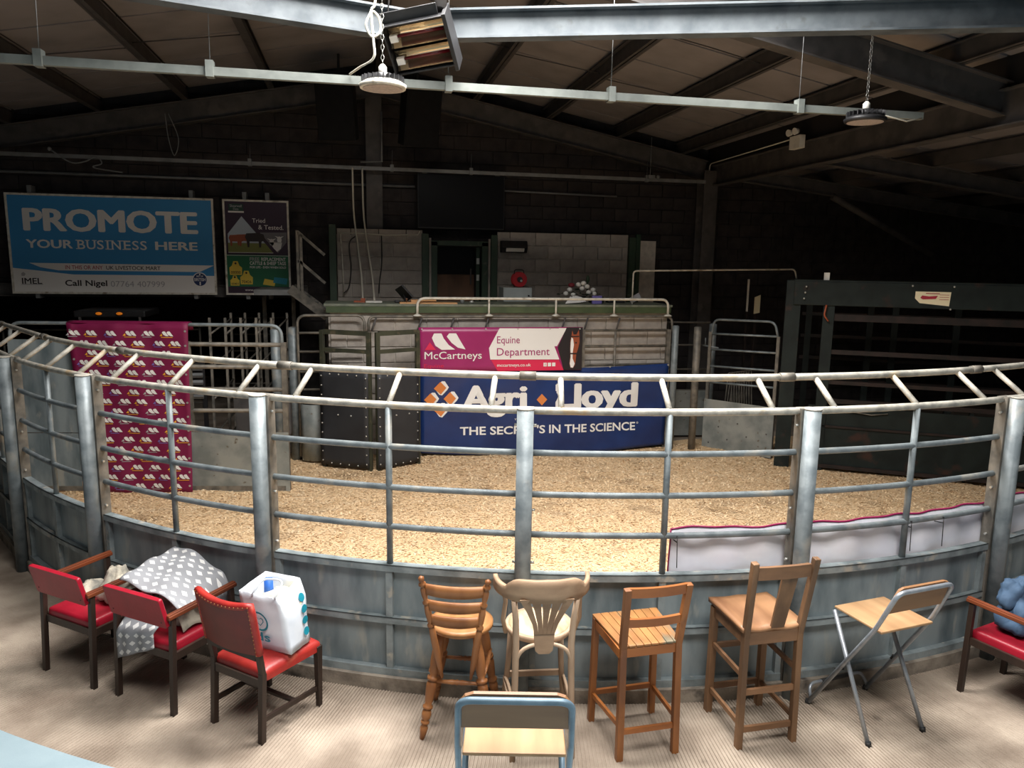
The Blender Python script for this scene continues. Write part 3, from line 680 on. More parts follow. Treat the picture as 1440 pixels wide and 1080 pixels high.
for x in (1.87, 2.87, 3.77): b = G(); b.tube([(x, 10.66, 2.07), (x, 10.66, 2.32)], .015, 8); mk('post', b, 'white_paint', t)
for x in (.84, 1.87, 2.87, 3.77, 4.63): b = G(); b.tube([(x, 10.66, 2.07), (x, 10.66, 2.078), (x, 10.66, 2.1)], [.07, .06, .02], 12); mk('base_flange', b, 'white_paint', t)

post(4.70, 10.50, 1.93, .05, 'round galvanised post at the end of the navy banner')
post(5.02, 10.42, 1.92, .055, 'rusty round latch post of the small hooped gate', 'oldpipe')
post(5.66, 11.2, 1.9, .06, 'round pen post seen through the small hooped gate')
# hurdle between those posts
t = thing('pen_hurdle', 'low sheeted pen hurdle in the gap beside the rostrum', 'hurdle', (4.9, 11.4, 0))
for z in (1.92, 1.55, 1.15, .8): b = G(); b.tube([(4.70, 11.4, z), (5.66, 11.3, z)], .015, 6); mk('rail', b, 'oldpipe', t)
b = G(); b.tube([(4.95, 11.36, .05), (4.95, 11.36, 1.92)], .014, 6); mk('upright', b, 'oldpipe', t)
b = G(); b.box((5.18, 11.32, .42), (.95, .006, .76), -.1); mk('sheet', b, 'oldsheet', t)

# --- small hooped gate on the crate side
V2 = VP((5.31, 10.57), (5.98, 9.73))
t = thing('hooped_gate', 'small galvanised gate with hooped top, open rails and a plain sheeted bottom', 'gate', V2(.5, 0))
b = G(); b.tube(rpath([V2(.02, 1.80), V2(.04, 2.03), V2(.98, 2.05), V2(1.04, 1.82)], .1), .018, 8); mk('hoop_rail', b, 'galv', t)
for z in (1.81, 1.57, 1.31, 1.06): b = G(); b.tube([V2(0, z), V2(1.05, z + .03)], .016, 8); mk('rail', b, 'galv', t)
for s in (.0, 1.05): b = G(); b.box(V2(s, .95), (.045, .04, 1.78), V2.ang); mk('stile', b, 'oldpipe', t)
b = G(); b.box(V2(.52, .42, .03), (1.1, .006, .76), V2.ang); mk('sheet', b, 'oldsheet', t)
b = G()
for i in range(7): b.tube([V2(.08 + .15 * i, .12 + .09 * ((i * 3) % 5), .034), V2(.08 + .15 * i, .12 + .09 * ((i * 3) % 5), .04)], .012, 8)
mk('rivets', b, 'steel_dark', t)
b = G(); b.tube([V2(-.12, 1.62, .0), V2(.14, 1.6, .0)], .012, 6); b.tube([V2(-.08, 1.62), V2(-.08, 1.74)], .01, 6); mk('latch', b, 'galv', t)
# leaning bars stored behind it
for i in range(9):
    b = G(); x = 5.62 + i * .06; yy = .03 * i; b.tube(rpath([(x + .02, 10.70 + yy, .02), (x + .14, 10.78 + yy, 1.16), (x + .19, 10.78 + yy, 1.16), (x + .23, 10.70 + yy, .02)], .02), .012, 6)
    tag(mk('leaning_hoop', b, 'oldpipe'), 'bent steel hoop leaning in the stack behind the small hooped gate', 'hoop', 'hoops stacked behind the small gate')

# --- green cattle crate on the far side
V3 = VP((6.16, 9.20), (8.19, 7.99)); CL = 4.0
t = thing('cattle_crate', 'big dark green steel cattle weighing crate with heavy top beam and open rails', 'crate', V3(1.5, 0))
b = G(); b.box((5.93, 9.40, 1.34), (.20, .20, 2.64), V3.ang); mk('corner_post', b, 'crate', t, bevel=.006)
b = G(); b.box(V3(.16, 1.3), (.14, .1, 2.55), V3.ang); mk('inner_post', b, 'crate', t)
b = G(); b.box(V3(1.9, 2.49), (CL + .4, .16, .32), V3.ang); mk('top_beam', b, 'crate', t, bevel=.008)
b = G(); b.box(V3(1.9, 2.66, -.03), (CL + .4, .2, .02), V3.ang); mk('beam_cap', b, 'crate', t)
for z, h in ((2.17, .09), (1.70, .06), (1.28, .05), (1.02, .06)): b = G(); b.box(V3(2.05, z), (CL - .1, .05, h), V3.ang); mk('rail', b, 'crate_rail', t)
for z0, z1 in ((.11, .66), (.67, .96)): b = G(); b.box(V3(2.0, (z0 + z1) / 2, .02), (CL, .02, z1 - z0 - .02), V3.ang); mk('side_sheet', b, 'crate', t)
b = G(); b.box(V3(2.0, .665, .035), (CL, .03, .03), V3.ang); b.box(V3(2.0, .10, .035), (CL, .05, .05), V3.ang); mk('sheet_rib', b, 'crate_rail', t)
b = G(); b.tube([V3(.1, .93, .05), V3(.5, .9, .06), V3(.8, .87, .06), V3(1.0, .9, .05)], .008, 6); mk('cable', b, 'oldpipe', t)
for s in (1.0, 2.0, 3.0): b = G(); b.box(V3(s, .52, -.03), (.05, .05, .96), V3.ang); mk('stud', b, 'crate', t)
D = 1.9   # far side of the crate
b = G(); b.box(V3(1.9, 2.49, -D), (CL + .4, .16, .32), V3.ang); mk('top_beam', b, 'crate', t)
for z in (2.1, 1.75, 1.4, 1.05): b = G(); b.box(V3(1.9, z, -D), (CL, .05, .05), V3.ang); mk('rail', b, 'crate_rail', t)
for s in (0, .9, 1.25, 2.1): b = G(); b.box(V3(s, 1.25, -D), (.09, .09, 2.5), V3.ang); mk('post', b, 'crate', t)
for s in (.55, 1.6, 2.8): b = G(); b.box(V3(s, 2.60, -D / 2), (.1, D, .1), V3.ang); mk('cross_beam', b, 'crate', t)
b = G()
for s, z in ((-.13, 2.58), (-.14, 2.50), (-.15, 2.42)): b.ball(V3(s - .02, z, .125), .013, nu=8, nv=4)
for s, z in ((1.14, 2.62), (1.62, 2.62), (1.6, 2.33)): b.ball(V3(s, z, .085), .014, nu=8, nv=4)
mk('bolt_heads', b, 'bolt', t)
b = G(); b.prism([(0, 0), (.34, -.03), (.35, .15), (-.06, .15), (-.06, .06)], V3(1.24, 2.40, .083), V3.d, (0, 0, 1), -.002); lab = mk('paper_label', b, 'p_cream', t, fix=True)
tag(lab, label='torn white paper label with dark red print')
b = G(); Pl = lambda x, z: V3(1.24 + x, 2.40 + z, .088)
poly_in(b, [(.0, .07), (.03, .05), (.18, .06), (.2, .1), (.1, .09), (.02, .1)], Pl)
for i in range(3): rect_in(b, .22, .33, .05 + i * .03, .055 + i * .03, Pl)
rect_in(b, .06, .22, .122, .132, Pl); mk('label_print', b, 'p_red', lab)
b = G(); b.tube(rpath([V3(.12, 2.34, .1), V3(.1, 2.2, .1), V3(.16, 2.12, .1)], .03), .012, 6); mk('hook', b, 'p_brown', t)
b = G(); b.box(V3(.1, 2.72, 0), (.07, .05, .10), V3.ang); mk('switch_box', b, 'white', t)

# dim pens seen through and left of the gates
def pen_hurdle(x0, y0, x1, y1, h, label, bars=6, group=None):
    t = thing('pen_hurdle', label, 'hurdle', ((x0 + x1) / 2, (y0 + y1) / 2, 0), group=group)
    for i in range(bars): z = .2 + (h - .25) * i / (bars - 1); b = G(); b.tube([(x0, y0, z), (x1, y1, z)], .016, 6); mk('rail', b, 'oldpipe', t)
    for k in (0, .5, 1): b = G(); b.tube([(x0 + (x1 - x0) * k, y0 + (y1 - y0) * k, 0), (x0 + (x1 - x0) * k, y0 + (y1 - y0) * k, h)], .02, 6); mk('upright', b, 'oldpipe', t)
for i in range(5):
    x = -1.95 + i * .2; t = thing('stored_hurdle', 'galvanised hurdle stored upright in the dim rack behind the long gate', 'hurdle', (x, 11.2, 0), group='hurdles stored behind the long gate')
    for z in (.5, 1.0, 1.45, 1.9): b = G(); b.tube([(x, 10.7, z - .08), (x + .12, 11.7, z + .05)], .014, 6); mk('rail', b, 'oldpipe', t)
    for k, y in ((0, 10.7), (.12, 11.7)): b = G(); b.box((x + k, y, 1.02), (.03, .04, 2.04)); mk('upright', b, 'oldpipe', t)
t = thing('louvred_vent', 'dark slatted louvre panel seen through the long gate', 'vent', (-2.4, 10.4, .7))
b = G(); b.box((-2.38, 10.42, 1.22), (.78, .03, .5)); mk('backing', b, 'black', t)
for i in range(5): b = G(); b.box((-2.38, 10.38, 1.02 + i * .095), (.74, .05, .04), rot=Matrix.Rotation(R(35), 3, 'X')); mk('slat', b, 'trayd', t)
for x in (-2.75, -2.0): 
    b = G(); b.box((x, 10.42, .55), (.05, .05, 1.1)); mk('leg', b, 'black', t)
t = thing('feed_barrow', 'dark steel tub standing in shade behind the open rails of the long gate', 'tub', (-1.2, 10.3, 0))
b = G(); b.grid(lambda u, v: (-1.62 + .72 * u + .05 * (1 - v) * (1 if u < .5 else -1), 10.25, .5 + .5 * v), 4, 4); b.mm((-1.6, 10.26, .5), (-.9, 10.54, .98)); mk('tub', b, 'steel_dark', t)
for x in (-1.5, -.98): b = G(); b.tube([(x, 10.3, 0), (x, 10.3, .55)], .02, 6); b.tube([(x, 10.5, 0), (x, 10.5, .55)], .02, 6); mk('leg', b, 'steel_dark', t)
pen_hurdle(-6.0, 14.4, -2.8, 14.4, 1.6, 'dim pen hurdle beyond the rear opening, below the blue sign')
pen_hurdle(-2.4, 14.6, -1.0, 14.6, 1.8, 'dim pen hurdle beyond the rear opening, below the cattle tag poster')
t = thing('parked_loader', 'dark parked loader with two glowing amber lamps, behind the backdrop gate', 'vehicle', (-3.6, 12.3, 0))
b = G(); b.mm((-4.1, 12.1, .5), (-3.1, 13.0, 1.4)); mk('body', b, 'black', t, bevel=.05)
b = G(); b.mm((-4.02, 12.14, 1.35), (-3.16, 12.9, 1.98)); mk('cab', b, 'screen', t, bevel=.04)
b = G(); b.mm((-4.08, 12.06, 1.94), (-3.10, 12.9, 2.04)); mk('cab_roof', b, 'black', t, bevel=.02)
for x in (-4.0, -3.18): b = G(); b.bar((x, 12.08, 1.35), (x, 12.08, 1.96), .03, .03); mk('cab_pillar', b, 'steel_dark', t)
for x in (-3.73, -3.45): b = G(); b.ball((x, 12.04, 2.0), .045, (1, .6, .5), 12, 8); mk('amber_lamp', b, 'amber', t)
for x in (-4.1, -3.1):
    for y in (12.25, 12.9): b = G(); b.tube([(x - .1, y, .36), (x + .1, y, .36)], .36, 20); mk('wheel', b, 'foot', t)

# ================================================================ ROSTRUM
RYF = 10.78
t = thing('rostrum', 'grey blockwork auctioneer rostrum with an olive green counter edge', 'rostrum', (2.1, 11.3, 0))
b = G(); b.mm((-.37, RYF, 0), (4.67, RYF + .2, 2.11)); b.mm((-.37, RYF + .2, 0), (-.17, 12.72, 2.11)); b.mm((4.47, RYF + .2, 0), (4.67, 12.72, 2.11)); mk('wall_core', b, 'mortar', t)
courses(t, -.37, 4.67, 2.11 - 9 * BH - .04, 2.11, RYF - .012, 'block', seed=4)
courses(t, RYF, 12.7, 2.11 - 9 * BH - .04, 2.11, -.382, 'block', seed=9, axis='y')
b = G(); b.mm((-.42, 10.71, 2.11), (4.70, 10.76, 2.20)); mk('fascia', b, 'fascia', t)
b = G(); b.mm((-.45, 10.70, 2.20), (4.72, 11.5, 2.235)); mk('counter_top', b, 'counter', t, bevel=.004)
b = G(); b.mm((-.17, 11.5, 1.35), (4.47, 12.72, 1.45)); mk('platform', b, 'timber', t)
# booth back wall
g = G(); YR = 12.76
for a, c in ((-.30, 1.10), (2.36, 4.72)): g.mm((a, YR, 0), (c, YR + .1, 3.25))
g.mm((4.95, YR, 0), (5.25, YR + .1, 3.25))
wr = struct('wall_rostrum', g, 'mortar')
courses(wr, -.30, 1.10, 2.0, 3.25, YR - .012, 'block', seed=2); courses(wr, 2.36, 4.72, 2.0, 3.25, YR - .012, 'block', seed=3)
# green uprights and the doorway
def gpost(x0, x1, y, z1, label, z0=1.45): b = G(); b.mm((x0, y, z0), (x1, y + .08, z1)); tag(mk('green_post', b, 'green', bevel=.004), label, 'post')
gpost(-.42, -.31, 12.58, 3.40, 'dark green timber post at the stair end of the booth wall', 2.105)
gpost(1.08, 1.19, 12.64, 3.29, 'dark green timber post beside the doorway, next to the tilted monitor')
gpost(2.245, 2.355, 12.64, 3.29, 'dark green timber post between the doorway and the black wall heater')
gpost(4.72, 4.84, 12.66, 3.30, 'dark green timber post at the flower end of the booth wall')
gpost(4.86, 4.94, 12.7, 3.36, 'slim green post past the flower end of the booth wall')
d = thing('door_1', None, None, (1.7, 12.78, 1.45)); tag(d, kind='structure')
for x0, x1 in ((1.24, 1.34), (2.10, 2.2)): b = G(); b.mm((x0, 12.70, 1.45), (x1, 12.82, 3.16)); mk('jamb', b, 'green', d)
b = G(); b.mm((1.24, 12.70, 3.10), (2.2, 12.82, 3.18)); mk('lintel', b, 'green', d)
for x0, x1 in ((1.20, 1.235), (2.205, 2.24)): b = G(); b.mm((x0, 12.68, 1.45), (x1, 12.7, 3.22)); mk('architrave', b, 'block', d)
b = G(); b.mm((1.36, 13.06, 1.45), (2.02, 13.1, 2.62)); mk('lower_board', b, 'doorwood', d)
b = G(); b.mm((1.36, 13.04, 2.62), (2.02, 13.1, 3.08)); mk('upper_glass', b, 'screen', d)
b = G(); b.mm((2.02, 12.84, 1.45), (2.08, 12.9, 3.08)); leaf = mk('door_edge', b, 'green', d)
for z in (2.80, 2.52): b = G(); b.mm((2.025, 12.825, z), (2.075, 12.845, z + .10)); mk('hinge', b, 'bolt', leaf)
b = G(); b.mm((1.94, 13.0, 2.45), (1.965, 13.03, 2.72)); mk('pull_handle', b, 'steel_dark', d)
# ================================================================ BANNERS AND SIGNS
# navy banner -------------------------------------------------
def by(x, z): return 10.555 - .012 * math.sin(x * 2.1 + z * 3) - .010 * math.sin((x * 1.0 - z * 1.6) * 5.5) - .05 * (1 - (z / 1.35)) * math.sin(math.pi * min(1, max(0, (x - .86) / 3.8)))
t = thing('navy_banner', 'creased navy vinyl banner with big white lettering and orange diamonds', 'banner', (2.75, 10.55, 0))
def bb(u, v):
    x = .87 + (4.63 - .87) * u; lo = .09 - .075 * math.sin(math.pi * u); hi = 1.36 - .06 * math.sin(math.pi * u) + .0 * u; z = lo + (hi - lo) * v; return (x, by(x, z), z)
b = G(); b.grid(bb, 60, 24); mk('vinyl', b, 'vinylblue', t, solid=.002)
P = lambda x, z: (x, by(x, z) - .009, z)
w = G(); text_in(w, 'Agri', 1.46, 2.43, .60, 1.075, P, .05)
text_in(w, 'Lloyd', 2.86, 4.16, .585, 1.08, P, .05)
Pt = lambda x, z: P(x, z + .00 * x)
text_in(w, "THE SECRET'S", 1.44, 2.71, .34, .468, Pt, .02); text_in(w, 'IN THE SCIENCE', 2.77, 4.13, .34, .468, Pt, .02); text_in(w, 'o', 4.15, 4.18, .44, .47, P)
text_in(w, 'TM', 2.24, 2.32, .55, .575, P)
def cube_logo(cx, cz, r):
    poly_in(w, [(cx + r * .15, cz + r), (cx + r * .55, cz + r * .98), (cx + r * 1.12, cz + r * .12), (cx + r * .9, cz - r * .25), (cx + .2 * r, cz - r), (cx - r * .2, cz - r * .9), (cx - r * .85, cz), ], lambda x, z: P(x, z))
    poly_in(o_, [(cx - r * .05, cz + r * .92), (cx + r * .78, cz + r * .04), (cx + r * .02, cz - r * .86), (cx - r * .95, cz - r * .02)], lambda x, z: (x, by(x, z) - .012, z))
o_ = G()
for cx, cz in ((1.16, 1.04), (1.02, .875), (1.30, .885), (1.16, .72)): cube_logo(cx, cz, .105)
poly_in(o_, [(2.65, .935), (2.73, .85), (2.65, .765), (2.57, .85)], P)
mkparts('lettering', w, 'p_white', t); mkparts('orange_marks', o_, 'p_orange', t)
b = G()
for x, z in ((.9, 1.33), (1.8, 1.32), (2.75, 1.31), (3.7, 1.32), (4.62, 1.34)): b.tube([(x, by(x, z) - .006, z), (x, by(x, z) - .01, z)], .014, 10)
mk('eyelets', b, 'bolt', t)
# magenta banner ----------------------------------------------
def my(x, z): return 10.515 - .0025 * math.sin(x * 4 + z * 4)
t = thing('magenta_banner', 'magenta and white vinyl banner with a horse head photograph, tied above the navy banner', 'banner', (2.05, 10.5, 1.28))
b = G(); b.grid(lambda u, v: (.845 + 2.40 * u, my(.845 + 2.40 * u, 1.3), 1.285 + .635 * v), 40, 8); mk('vinyl', b, 'vinylmag', t, solid=.002)
P = lambda x, z: (x, my(x, 1.3) - .006, z); P2 = lambda x, z: (x, my(x, 1.3) - .009, z); P3 = lambda x, z: (x, my(x, 1.3) - .012, z)
def strip(g_, pts, P): poly_in(g_, pts, P)
b = G(); strip(b, [(1.85, 1.62), (1.87, 1.455), (2.90, 1.445), (2.82, 1.64), (2.90, 1.90), (2.0, 1.905)], P); poly_in(b, [(2.88, 1.905), (3.0, 1.905), (2.86, 1.64), (2.80, 1.64)], P)
text_in(b, 'McCartneys', .925, 1.745, 1.435, 1.575, P2, .004)
poly_in(b, [(1.03, 1.77), (1.06, 1.835), (1.165, 1.835), (1.2, 1.76), (1.27, 1.67), (1.36, 1.605), (1.17, 1.6), (1.08, 1.66)], P2)
poly_in(b, [(1.24, 1.79), (1.275, 1.835), (1.375, 1.835), (1.44, 1.72), (1.51, 1.605), (1.40, 1.63), (1.31, 1.70)], P2)
for i in range(3): rect_in(b, 2.66 + i * .065, 2.71 + i * .065, 1.345, 1.40, P3)
text_in(b, 'mccartneys.co.uk', 1.97, 2.47, 1.335, 1.395, P3, .01); mkparts('white_print', b, 'p_white', t)
b = G(); strip(b, [(1.88, 1.45), (1.98, 1.285), (2.97, 1.285), (2.89, 1.44)], P); poly_in(b, [(.93, 1.60), (1.09, 1.60), (1.0, 1.71)], P2); text_in(b, 'Equine', .92, 1.2, 1.33, 1.40, P2)
text_in(b, 'f', 2.68, 2.695, 1.352, 1.392, lambda x, z: (x, my(x, 1.3) - .014, z)); mkparts('pink_print', b, 'p_pink', t)
b = G(); text_in(b, 'Equine', 1.965, 2.30, 1.655, 1.79, P2, .002); text_in(b, 'Department', 1.965, 2.75, 1.475, 1.62, P2, .002); mkparts('magenta_lettering', b, 'p_magenta', t)
b = G(); poly_in(b, [(3.0, 1.915), (3.245, 1.915), (3.245, 1.288), (2.97, 1.288), (2.87, 1.62)], P); mk('photo_ground', b, 'p_black', t)
b = G(); poly_in(b, [(3.075, 1.80), (3.085, 1.87), (3.105, 1.81), (3.15, 1.81), (3.185, 1.88), (3.195, 1.80), (3.20, 1.70), (3.18, 1.60), (3.155, 1.52), (3.15, 1.44), (3.14, 1.36), (3.11, 1.315), (3.075, 1.32), (3.055, 1.38), (3.065, 1.48), (3.06, 1.6), (3.06, 1.72)], P2); mk('horse_head', b, 'p_brown', t)
b = G(); poly_in(b, [(3.075, 1.77), (3.10, 1.75), (3.115, 1.66), (3.10, 1.55), (3.10, 1.46), (3.135, 1.38), (3.11, 1.32), (3.075, 1.325), (3.06, 1.38), (3.07, 1.48), (3.063, 1.6), (3.065, 1.7)], P3); mk('horse_blaze', b, 'p_white', t)
b = G(); rect_in(b, 3.04, 3.18, 1.52, 1.54, lambda x, z: (x, my(x, 1.3) - .015, z)); circ_in(b, 3.145, 1.69, .013, lambda x, z: (x, my(x, 1.3) - .015, z)); rect_in(b, 3.03, 3.19, 1.775, 1.79, lambda x, z: (x, my(x, 1.3) - .015, z)); mkparts('bridle', b, 'p_dark', t)
b = G()
for x in (.89, 1.32, 1.8, 2.27, 2.75, 3.2): b.tube([P(x, 1.895), P2(x, 1.895)], .012, 8)
mk('eyelets', b, 'bolt', t)

# blue PROMOTE sign -------------------------------------------
YS_ = 12.84
def fsign(name, label, x0, x1, z0, z1, face):
    t = thing(name, label, 'sign', ((x0 + x1) / 2, YS_, z0))
    b = G(); b.mm((x0, YS_, z0), (x1, YS_ + .03, z1)); mk('board', b, face, t)
    f = .03
    for a, c, d, e in ((x0 - f, x1 + f, z0 - f, z0), (x0 - f, x1 + f, z1, z1 + f), (x0 - f, x0, z0, z1), (x1, x1 + f, z0, z1)): b = G(); b.mm((a, YS_ - .015, d), (c, YS_ + .04, e)); mk('frame_bar', b, 'white_paint', t)
    for x in (x0 + .3, x1 - .3): b = G(); b.mm((x - .03, YS_ + .03, z0 - .1), (x + .03, 13.04, z1 + .15)); mk('bracket', b, 'trayd', t)
    return t
def L_(k): return lambda x, z: (x, YS_ - .002 - .002 * k, z)
t = fsign('advertising_sign', 'large blue and white sign reading PROMOTE YOUR BUSINESS HERE, fixed on the dark wall', -5.13, -2.23, 2.28, 3.73, 'p_sky')
b = G(); poly_in(b, [(-5.13, 2.28), (-2.23, 2.28), (-2.23, 2.55), (-4.3, 2.55), (-4.75, 2.60), (-5.13, 2.64)], L_(1)); poly_in(b, [(-4.9, 2.72), (-2.23, 2.715), (-2.45, 2.61), (-4.5, 2.61), (-4.75, 2.655)], L_(1))
text_in(b, 'PROMOTE', -4.94, -2.44, 3.20, 3.545, L_(1), .045)
text_in(b, 'YOUR', -4.92, -4.27, 2.945, 3.075, L_(1), .035)
# the middle word is set in a slab-serif face, letter by letter
x = -4.205; hz0, hz1 = 2.94, 3.08; st = .012
for ch, w_, sf in (('B', .125, 'l'), ('U', .145, 'ud'), ('S', .11, ''), ('I', .03, 'lw'), ('N', .15, 'n'), ('E', .115, 'l'), ('S', .11, ''), ('S', .11, '')):
    w_ *= .87
    if ch == 'I': x += .022
    text_in(b, ch, x, x + w_, hz0, hz1, L_(1), .01)
    if sf in ('l', 'lw', 'n'):
        for z in (hz0, hz1 - st): rect_in(b, x - .022, x + (.052 if sf == 'lw' else .03), z, z + st, L_(2))
    if sf == 'n': rect_in(b, x + w_ - .04, x + w_ + .022, hz1 - st, hz1, L_(2))
    if sf == 'ud':
        for xx in (x, x + w_ - .025): rect_in(b, xx - .018, xx + .043, hz1 - st, hz1, L_(2))
    x += w_ + (.044 if ch in 'IN' else .021)
text_in(b, 'HERE', -3.09, -2.46, 2.945, 3.075, L_(1), .035); circ_in(b, -2.45, 2.49, .115, L_(2)); mkparts('white_print', b, 'p_white', t)
b = G(); text_in(b, 'UK LIVESTOCK MART', -3.82, -3.03, 2.63, 2.69, L_(2), .015); text_in(b, 'IMEL', -5.02, -4.74, 2.40, 2.49, L_(2), .02); rect_in(b, -5.03, -4.73, 2.39, 2.395, L_(2))
text_in(b, 'Call Nigel', -4.42, -3.82, 2.345, 2.465, L_(2), .022); mkparts('black_print', b, 'p_dark', t)
b = G(); text_in(b, 'IN THIS OR ANY', -4.40, -3.87, 2.63, 2.69, L_(2), .008); mkparts('red_print', b, 'p_red', t)
b = G(); text_in(b, '07764 407999', -3.77, -2.98, 2.365, 2.455, L_(2), 0); poly_in(b, [(-5.02, 2.52), (-4.98, 2.52), (-4.96, 2.55), (-4.99, 2.58), (-5.02, 2.56)], L_(2)); mkparts('grey_print', b, 'p_grey', t)
b = G(); circ_in(b, -2.45, 2.49, .10, L_(3), n=24); mk('roundel', b, 'p_navy', t)
b = G(); text_in(b, 'BEST OF', -2.50, -2.40, 2.53, 2.555, L_(4), .02); text_in(b, 'BRITISH', -2.535, -2.365, 2.465, 2.515, L_(4), .03); rect_in(b, -2.46, -2.44, 2.40, 2.455, L_(4)); rect_in(b, -2.46, -2.44, 2.56, 2.585, L_(4)); mkparts('roundel_print', b, 'p_white', t)
# cattle tag poster -------------------------------------------
t = fsign('cattle_tag_poster', 'tall plum and green poster with cattle, sheep and yellow ear tags', -2.03, -1.08, 2.28, 3.73, 'p_plum')
b = G(); rect_in(b, -2.03, -1.08, 2.385, 2.895, L_(1)); mk('green_field', b, 'p_green', t)
b = G(); poly_in(b, [(-2.0, 3.22), (-1.78, 3.50), (-1.31, 2.93), (-2.0, 2.93)], L_(1)); mk('photo_sky', b, 'p_hazesky', t)
b = G(); poly_in(b, [(-2.0, 3.08), (-1.43, 3.08), (-1.31, 2.93), (-2.0, 2.93)], L_(2)); mk('photo_grass', b, 'p_grass', t)
b = G()
def cow(cx, cz, s, g_, k=3):
    poly_in(g_, [(cx - .10 * s, cz + .09 * s), (cx + .06 * s, cz + .10 * s), (cx + .13 * s, cz + .08 * s), (cx + .15 * s, cz + .0), (cx + .10 * s, cz - .02 * s), (cx + .09 * s, cz - .10 * s), (cx + .065 * s, cz - .10 * s), (cx + .06 * s, cz - .02 * s), (cx - .06 * s, cz - .02 * s), (cx - .065 * s, cz - .10 * s), (cx - .09 * s, cz - .10 * s), (cx - .10 * s, cz - .01 * s), (cx - .12 * s, cz + .04 * s)], L_(k))
cow(-1.88, 3.12, .9, b, 3); cow(-1.77, 3.13, .9, b, 4); mkparts('brown_cattle', b, 'p_brown', t)
b = G(); cow(-1.60, 3.13, 1.15, b, 5); mk('black_bull', b, 'p_dark', t)
b = G(); poly_in(b, [(-1.51, 3.25), (-1.09, 3.26), (-1.10, 3.10), (-1.24, 2.93)], L_(1)); mk('photo_frame', b, 'p_greyph', t)
b = G()
for cx, cz in ((-1.33, 3.10), (-1.21, 3.14)): circ_in(b, cx, cz, .035, L_(2), rz=.055); poly_in(b, [(cx - .07, cz + .06), (cx - .02, cz + .02), (cx - .02, cz + .05)], L_(2)); poly_in(b, [(cx + .07, cz + .06), (cx + .02, cz + .02), (cx + .02, cz + .05)], L_(2))
poly_in(b, [(-1.37, 3.10), (-1.17, 3.10), (-1.19, 3.0), (-1.25, 2.95), (-1.3, 3.0)], L_(2)); text_in(b, 'Tried', -1.62, -1.42, 3.405, 3.47, L_(1), .005); text_in(b, '& Tested.', -1.53, -1.14, 3.30, 3.37, L_(1), .005)
rect_in(b, -1.98, -1.74, 3.555, 3.58, L_(1)); text_in(b, 'www.shearwell.co.uk', -1.77, -1.27, 2.315, 2.35, L_(1), .005); text_in(b, 'REPLACEMENT', -1.50, -1.12, 2.80, 2.855, L_(2), .02); text_in(b, 'CATTLE & SHEEP TAGS', -1.68, -1.12, 2.735, 2.79, L_(2), .02); text_in(b, 'FOR LIFE - EVEN WHEN SOLD', -1.68, -1.12, 2.68, 2.715, L_(2), .015)
for a, c in ((-2.0, -1.31),): rect_in(b, a, c, 2.925, 2.932, L_(3))
rect_in(b, -2.03, -1.08, 2.88, 2.886, L_(2)); mkparts('white_print', b, 'p_white', t)
b = G(); rect_in(b, -1.97, -1.75, 3.58, 3.69, L_(1)); mk('logo_panel', b, 'p_darkgreen', t)
b = G(); text_in(b, 'Shearwell', -1.95, -1.77, 3.64, 3.68, L_(2), .005); text_in(b, 'Data', -1.90, -1.82, 3.595, 3.63, L_(2), .005); text_in(b, 'FREE', -1.68, -1.53, 2.80, 2.855, L_(2), .02); mkparts('grey_print', b, 'p_grey', t)
b = G()
for cx, cz, s in ((-1.90, 2.64, 1.15), (-1.74, 2.49, 1.15), (-1.92, 2.45, .85)):
    poly_in(b, [(cx - .08 * s, cz - .06 * s), (cx + .08 * s, cz - .06 * s), (cx + .085 * s, cz + .04 * s), (cx + .05 * s, cz + .07 * s), (cx + .03 * s, cz + .13 * s), (cx - .03 * s, cz + .13 * s), (cx - .05 * s, cz + .07 * s), (cx - .085 * s, cz + .04 * s)], L_(2))
poly_in(b, [(-1.49, 2.42), (-1.31, 2.395), (-1.29, 2.48), (-1.46, 2.515)], L_(2)); mkparts('yellow_tags', b, 'p_yellow', t)
b = G()
for cx, cz, s, tx in ((-1.90, 2.64, 1.15, '00000'), (-1.74, 2.49, 1.15, '70426'), (-1.92, 2.45, .85, '00401')): circ_in(b, cx, cz + .10 * s, .016, L_(3)); text_in(b, tx, cx - .065 * s, cx + .065 * s, cz - .045 * s, cz - .005 * s, L_(3), .01)
mkparts('tag_print', b, 'p_dark', t)
b = G(); poly_in(b, [(-1.33, 2.45), (-1.12, 2.42), (-1.10, 2.52), (-1.31, 2.54)], L_(3)); mk('blue_tag', b, 'p_teal', t)

# ================================================================ BOOTH FITTINGS
b = G(); b.mm((1.02, 12.78, 3.38), (2.49, 12.83, 4.28)); t = thing('television', 'big dark flat television hung over the rostrum doorway', 'television', (1.75, 12.8, 3.38))
mk('case', b, 'black', t, bevel=.006); b = G(); b.mm((1.035, 12.772, 3.40), (2.475, 12.781, 4.265)); mk('screen', b, 'screen', t)
for x in (1.14, 2.36): b = G(); b.mm((x - .04, 12.77, 4.27), (x + .04, 12.84, 4.34)); mk('hanger', b, 'trayd', t)
t = thing('wall_heater', 'black wedge-shaped wall heater with a bright reflector strip, on the booth wall', 'heater', (2.64, 12.7, 3.0))
b = G(); b.prism([(0, 0), (.13, .0), (.19, .09), (.14, .2), (0, .2)], (2.86, 12.735, 3.0), (0, -1, 0), (0, 0, 1), .45); mk('housing', b, 'black', t, bevel=.012, fix=True)
b = G(); b.bar((2.49, 12.568, 3.05), (2.80, 12.568, 3.05), .03, .06, up=(0, -.7, 1)); mk('reflector', b, 'ceramic', t)
t = thing('meter_cabinet', 'pale grey metal cabinet with a small knob, on the counter under the red reel', 'cabinet', (2.6, 12.2, 2.235))
